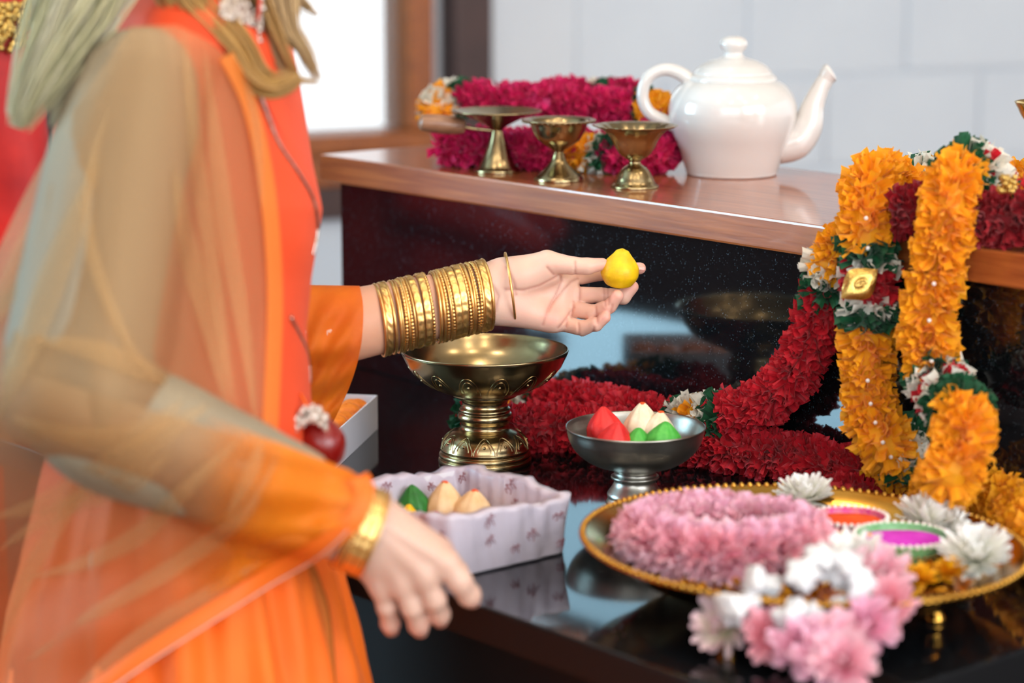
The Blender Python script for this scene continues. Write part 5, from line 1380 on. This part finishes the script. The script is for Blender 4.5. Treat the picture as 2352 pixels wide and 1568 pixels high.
for kd in seq:
    w = wid_[kd]; f_ = (pos + w / 2) / tot; pos += w
    if kd is None: continue
    o = bpy.data.objects.new('bangle', BM[kd]); sc.collection.objects.link(o)
    cx, cy, dz = 95 + (968 - 95) * f_, 748 + (540 - 748) * f_, 2.196 + .058 * f_
    c = Vector(H(cx, cy + rj.uniform(-4, 4), dz))
    orient(o, c, nrm + RIGHT * 0 + UP * rj.uniform(-.03, .03) + FWD * rj.uniform(-.02, .02), e1)
    tag(o, '%s on the outstretched arm, %s from the elbow' % (desc[kd], ordn[idx]), 'bangle', 'gold bangles stacked on the outstretched forearm'); idx += 1
o = bpy.data.objects.new('bangle', bangle_mesh('bangle', 'plain', .0328, .00125)); sc.collection.objects.link(o)
orient(o, Vector(H(1147, 488, 2.258)), (RIGHT * .99 + UP * .141) + FWD * .035, e1)
tag(o, 'single thin gold bangle lying loose on the outstretched hand', 'bangle', 'gold bangles')
# near wrist
wa = (Vector(K(260, 690, 1.800)) - Vector(K(-60, 560, 1.795))).normalized()
for i, (t, kd) in enumerate(((-.034, 'plain'), (-.029, 'embossed'), (-.006, 'plain'), (-.0025, 'beaded'), (.0025, 'embossed'), (.0090, 'embossed'), (.0140, 'plain'))):
    o = bpy.data.objects.new('bangle', BM[kd]); sc.collection.objects.link(o)
    c = Vector(K(232, 668, 1.8)) + wa * (t - .004)
    orient(o, c, RIGHT * .93 - UP * .36 + FWD * .13, UP); 
    tag(o, '%s on the lowered right wrist, %s from the shawl hem' % (desc[kd], ordn[i]), 'bangle', 'gold bangles on the lowered wrist')

# ------------------------------------------------------------------ person behind, at the left edge
p2 = root('person', Vector((-0.72, 2.75, 0)), 'person in red and gold dress standing behind, cut off by the left edge', 'person')
S = SDF((-1.10, 2.45, 0.05), (-0.45, 3.15, 1.75), .014)
bx_, by_ = -0.72, 2.80; ZO = -0.10
S.ell((bx_, by_, 1.22 + ZO), (.15, .11, .18), .05); S.ell((bx_, by_, .98 + ZO), (.14, .11, .18), .05)
S.cone((bx_, by_, .95 + ZO), .14, (bx_, by_, .12 + ZO), .26, .05)
S.cone((bx_ + .12, by_, 1.33 + ZO), .045, (bx_ + .165, by_ - .02, 1.05 + ZO), .036, .03); S.cone((bx_ - .12, by_, 1.33 + ZO), .045, (bx_ - .165, by_ - .02, 1.05 + ZO), .036, .03)
S.cone((bx_ + .165, by_ - .02, 1.05 + ZO), .036, (bx_ + .08, by_ - .16, .98 + ZO), .026, .02); S.cone((bx_ - .165, by_ - .02, 1.05 + ZO), .036, (bx_ - .08, by_ - .16, .98 + ZO), .026, .02)
S.cone((bx_, by_, 1.36 + ZO), .05, (bx_, by_, 1.46 + ZO), .048, .03); S.ell((bx_, by_, 1.57 + ZO), (.075, .09, .11), .02); S.ell((bx_, by_ - .09, 1.56 + ZO), (.012, .015, .02), .01)
V, F = S.mesh(); V = relax(V, F, 2)
b2 = mk('body', V, F, pmat('red_brocade', lin(206, 34, 26), rough=.6, var=lin(170, 12, 16), vscale=14), p2)
mb = MB(); rr = random.Random(3)
for k in range(200):
    a = rr.uniform(-.4, 1.6); z = 1.295 + ZO + rr.uniform(-.025, .03)
    mb.add(*sphere((bx_ + .165 * math.cos(a - .8), by_ - .118 * abs(math.sin(a - .8)) - .005, z), rr.uniform(.003, .006), 6, 4))
mb.build('gold_embroidery', M_GLIT, p2, smooth=True, kind='stuff')
rgx = np.random.RandomState(4); Vs = []; Fs = []; nn = 0
for k in range(160):
    a = rgx.uniform(0, 6.28); r_ = rgx.uniform(.6, 1)
    c0 = np.array([bx_ + .085 * r_ * math.cos(a), by_ + .02 + .10 * r_ * math.sin(a) * (1 if math.sin(a) > 0 else .2), 1.60 + ZO]); c1 = c0 + [.02 * math.cos(a), .02, -.18]; c2 = c1 + [.04 * math.cos(a) + rgx.normal(0, .01), .01, -.12]
    V, F = tube(catmull([c0 + [-.03 * math.cos(a), 0, .08], c0, c1, c2], 4), .006, 4, False); Vs.append(V); Fs += [tuple(q_ + nn for q_ in f_) for f_ in F]; nn += len(V)
mk('hair', np.concatenate(Vs), Fs, pmat('black_hair', lin(34, 32, 34), rough=.4), p2)
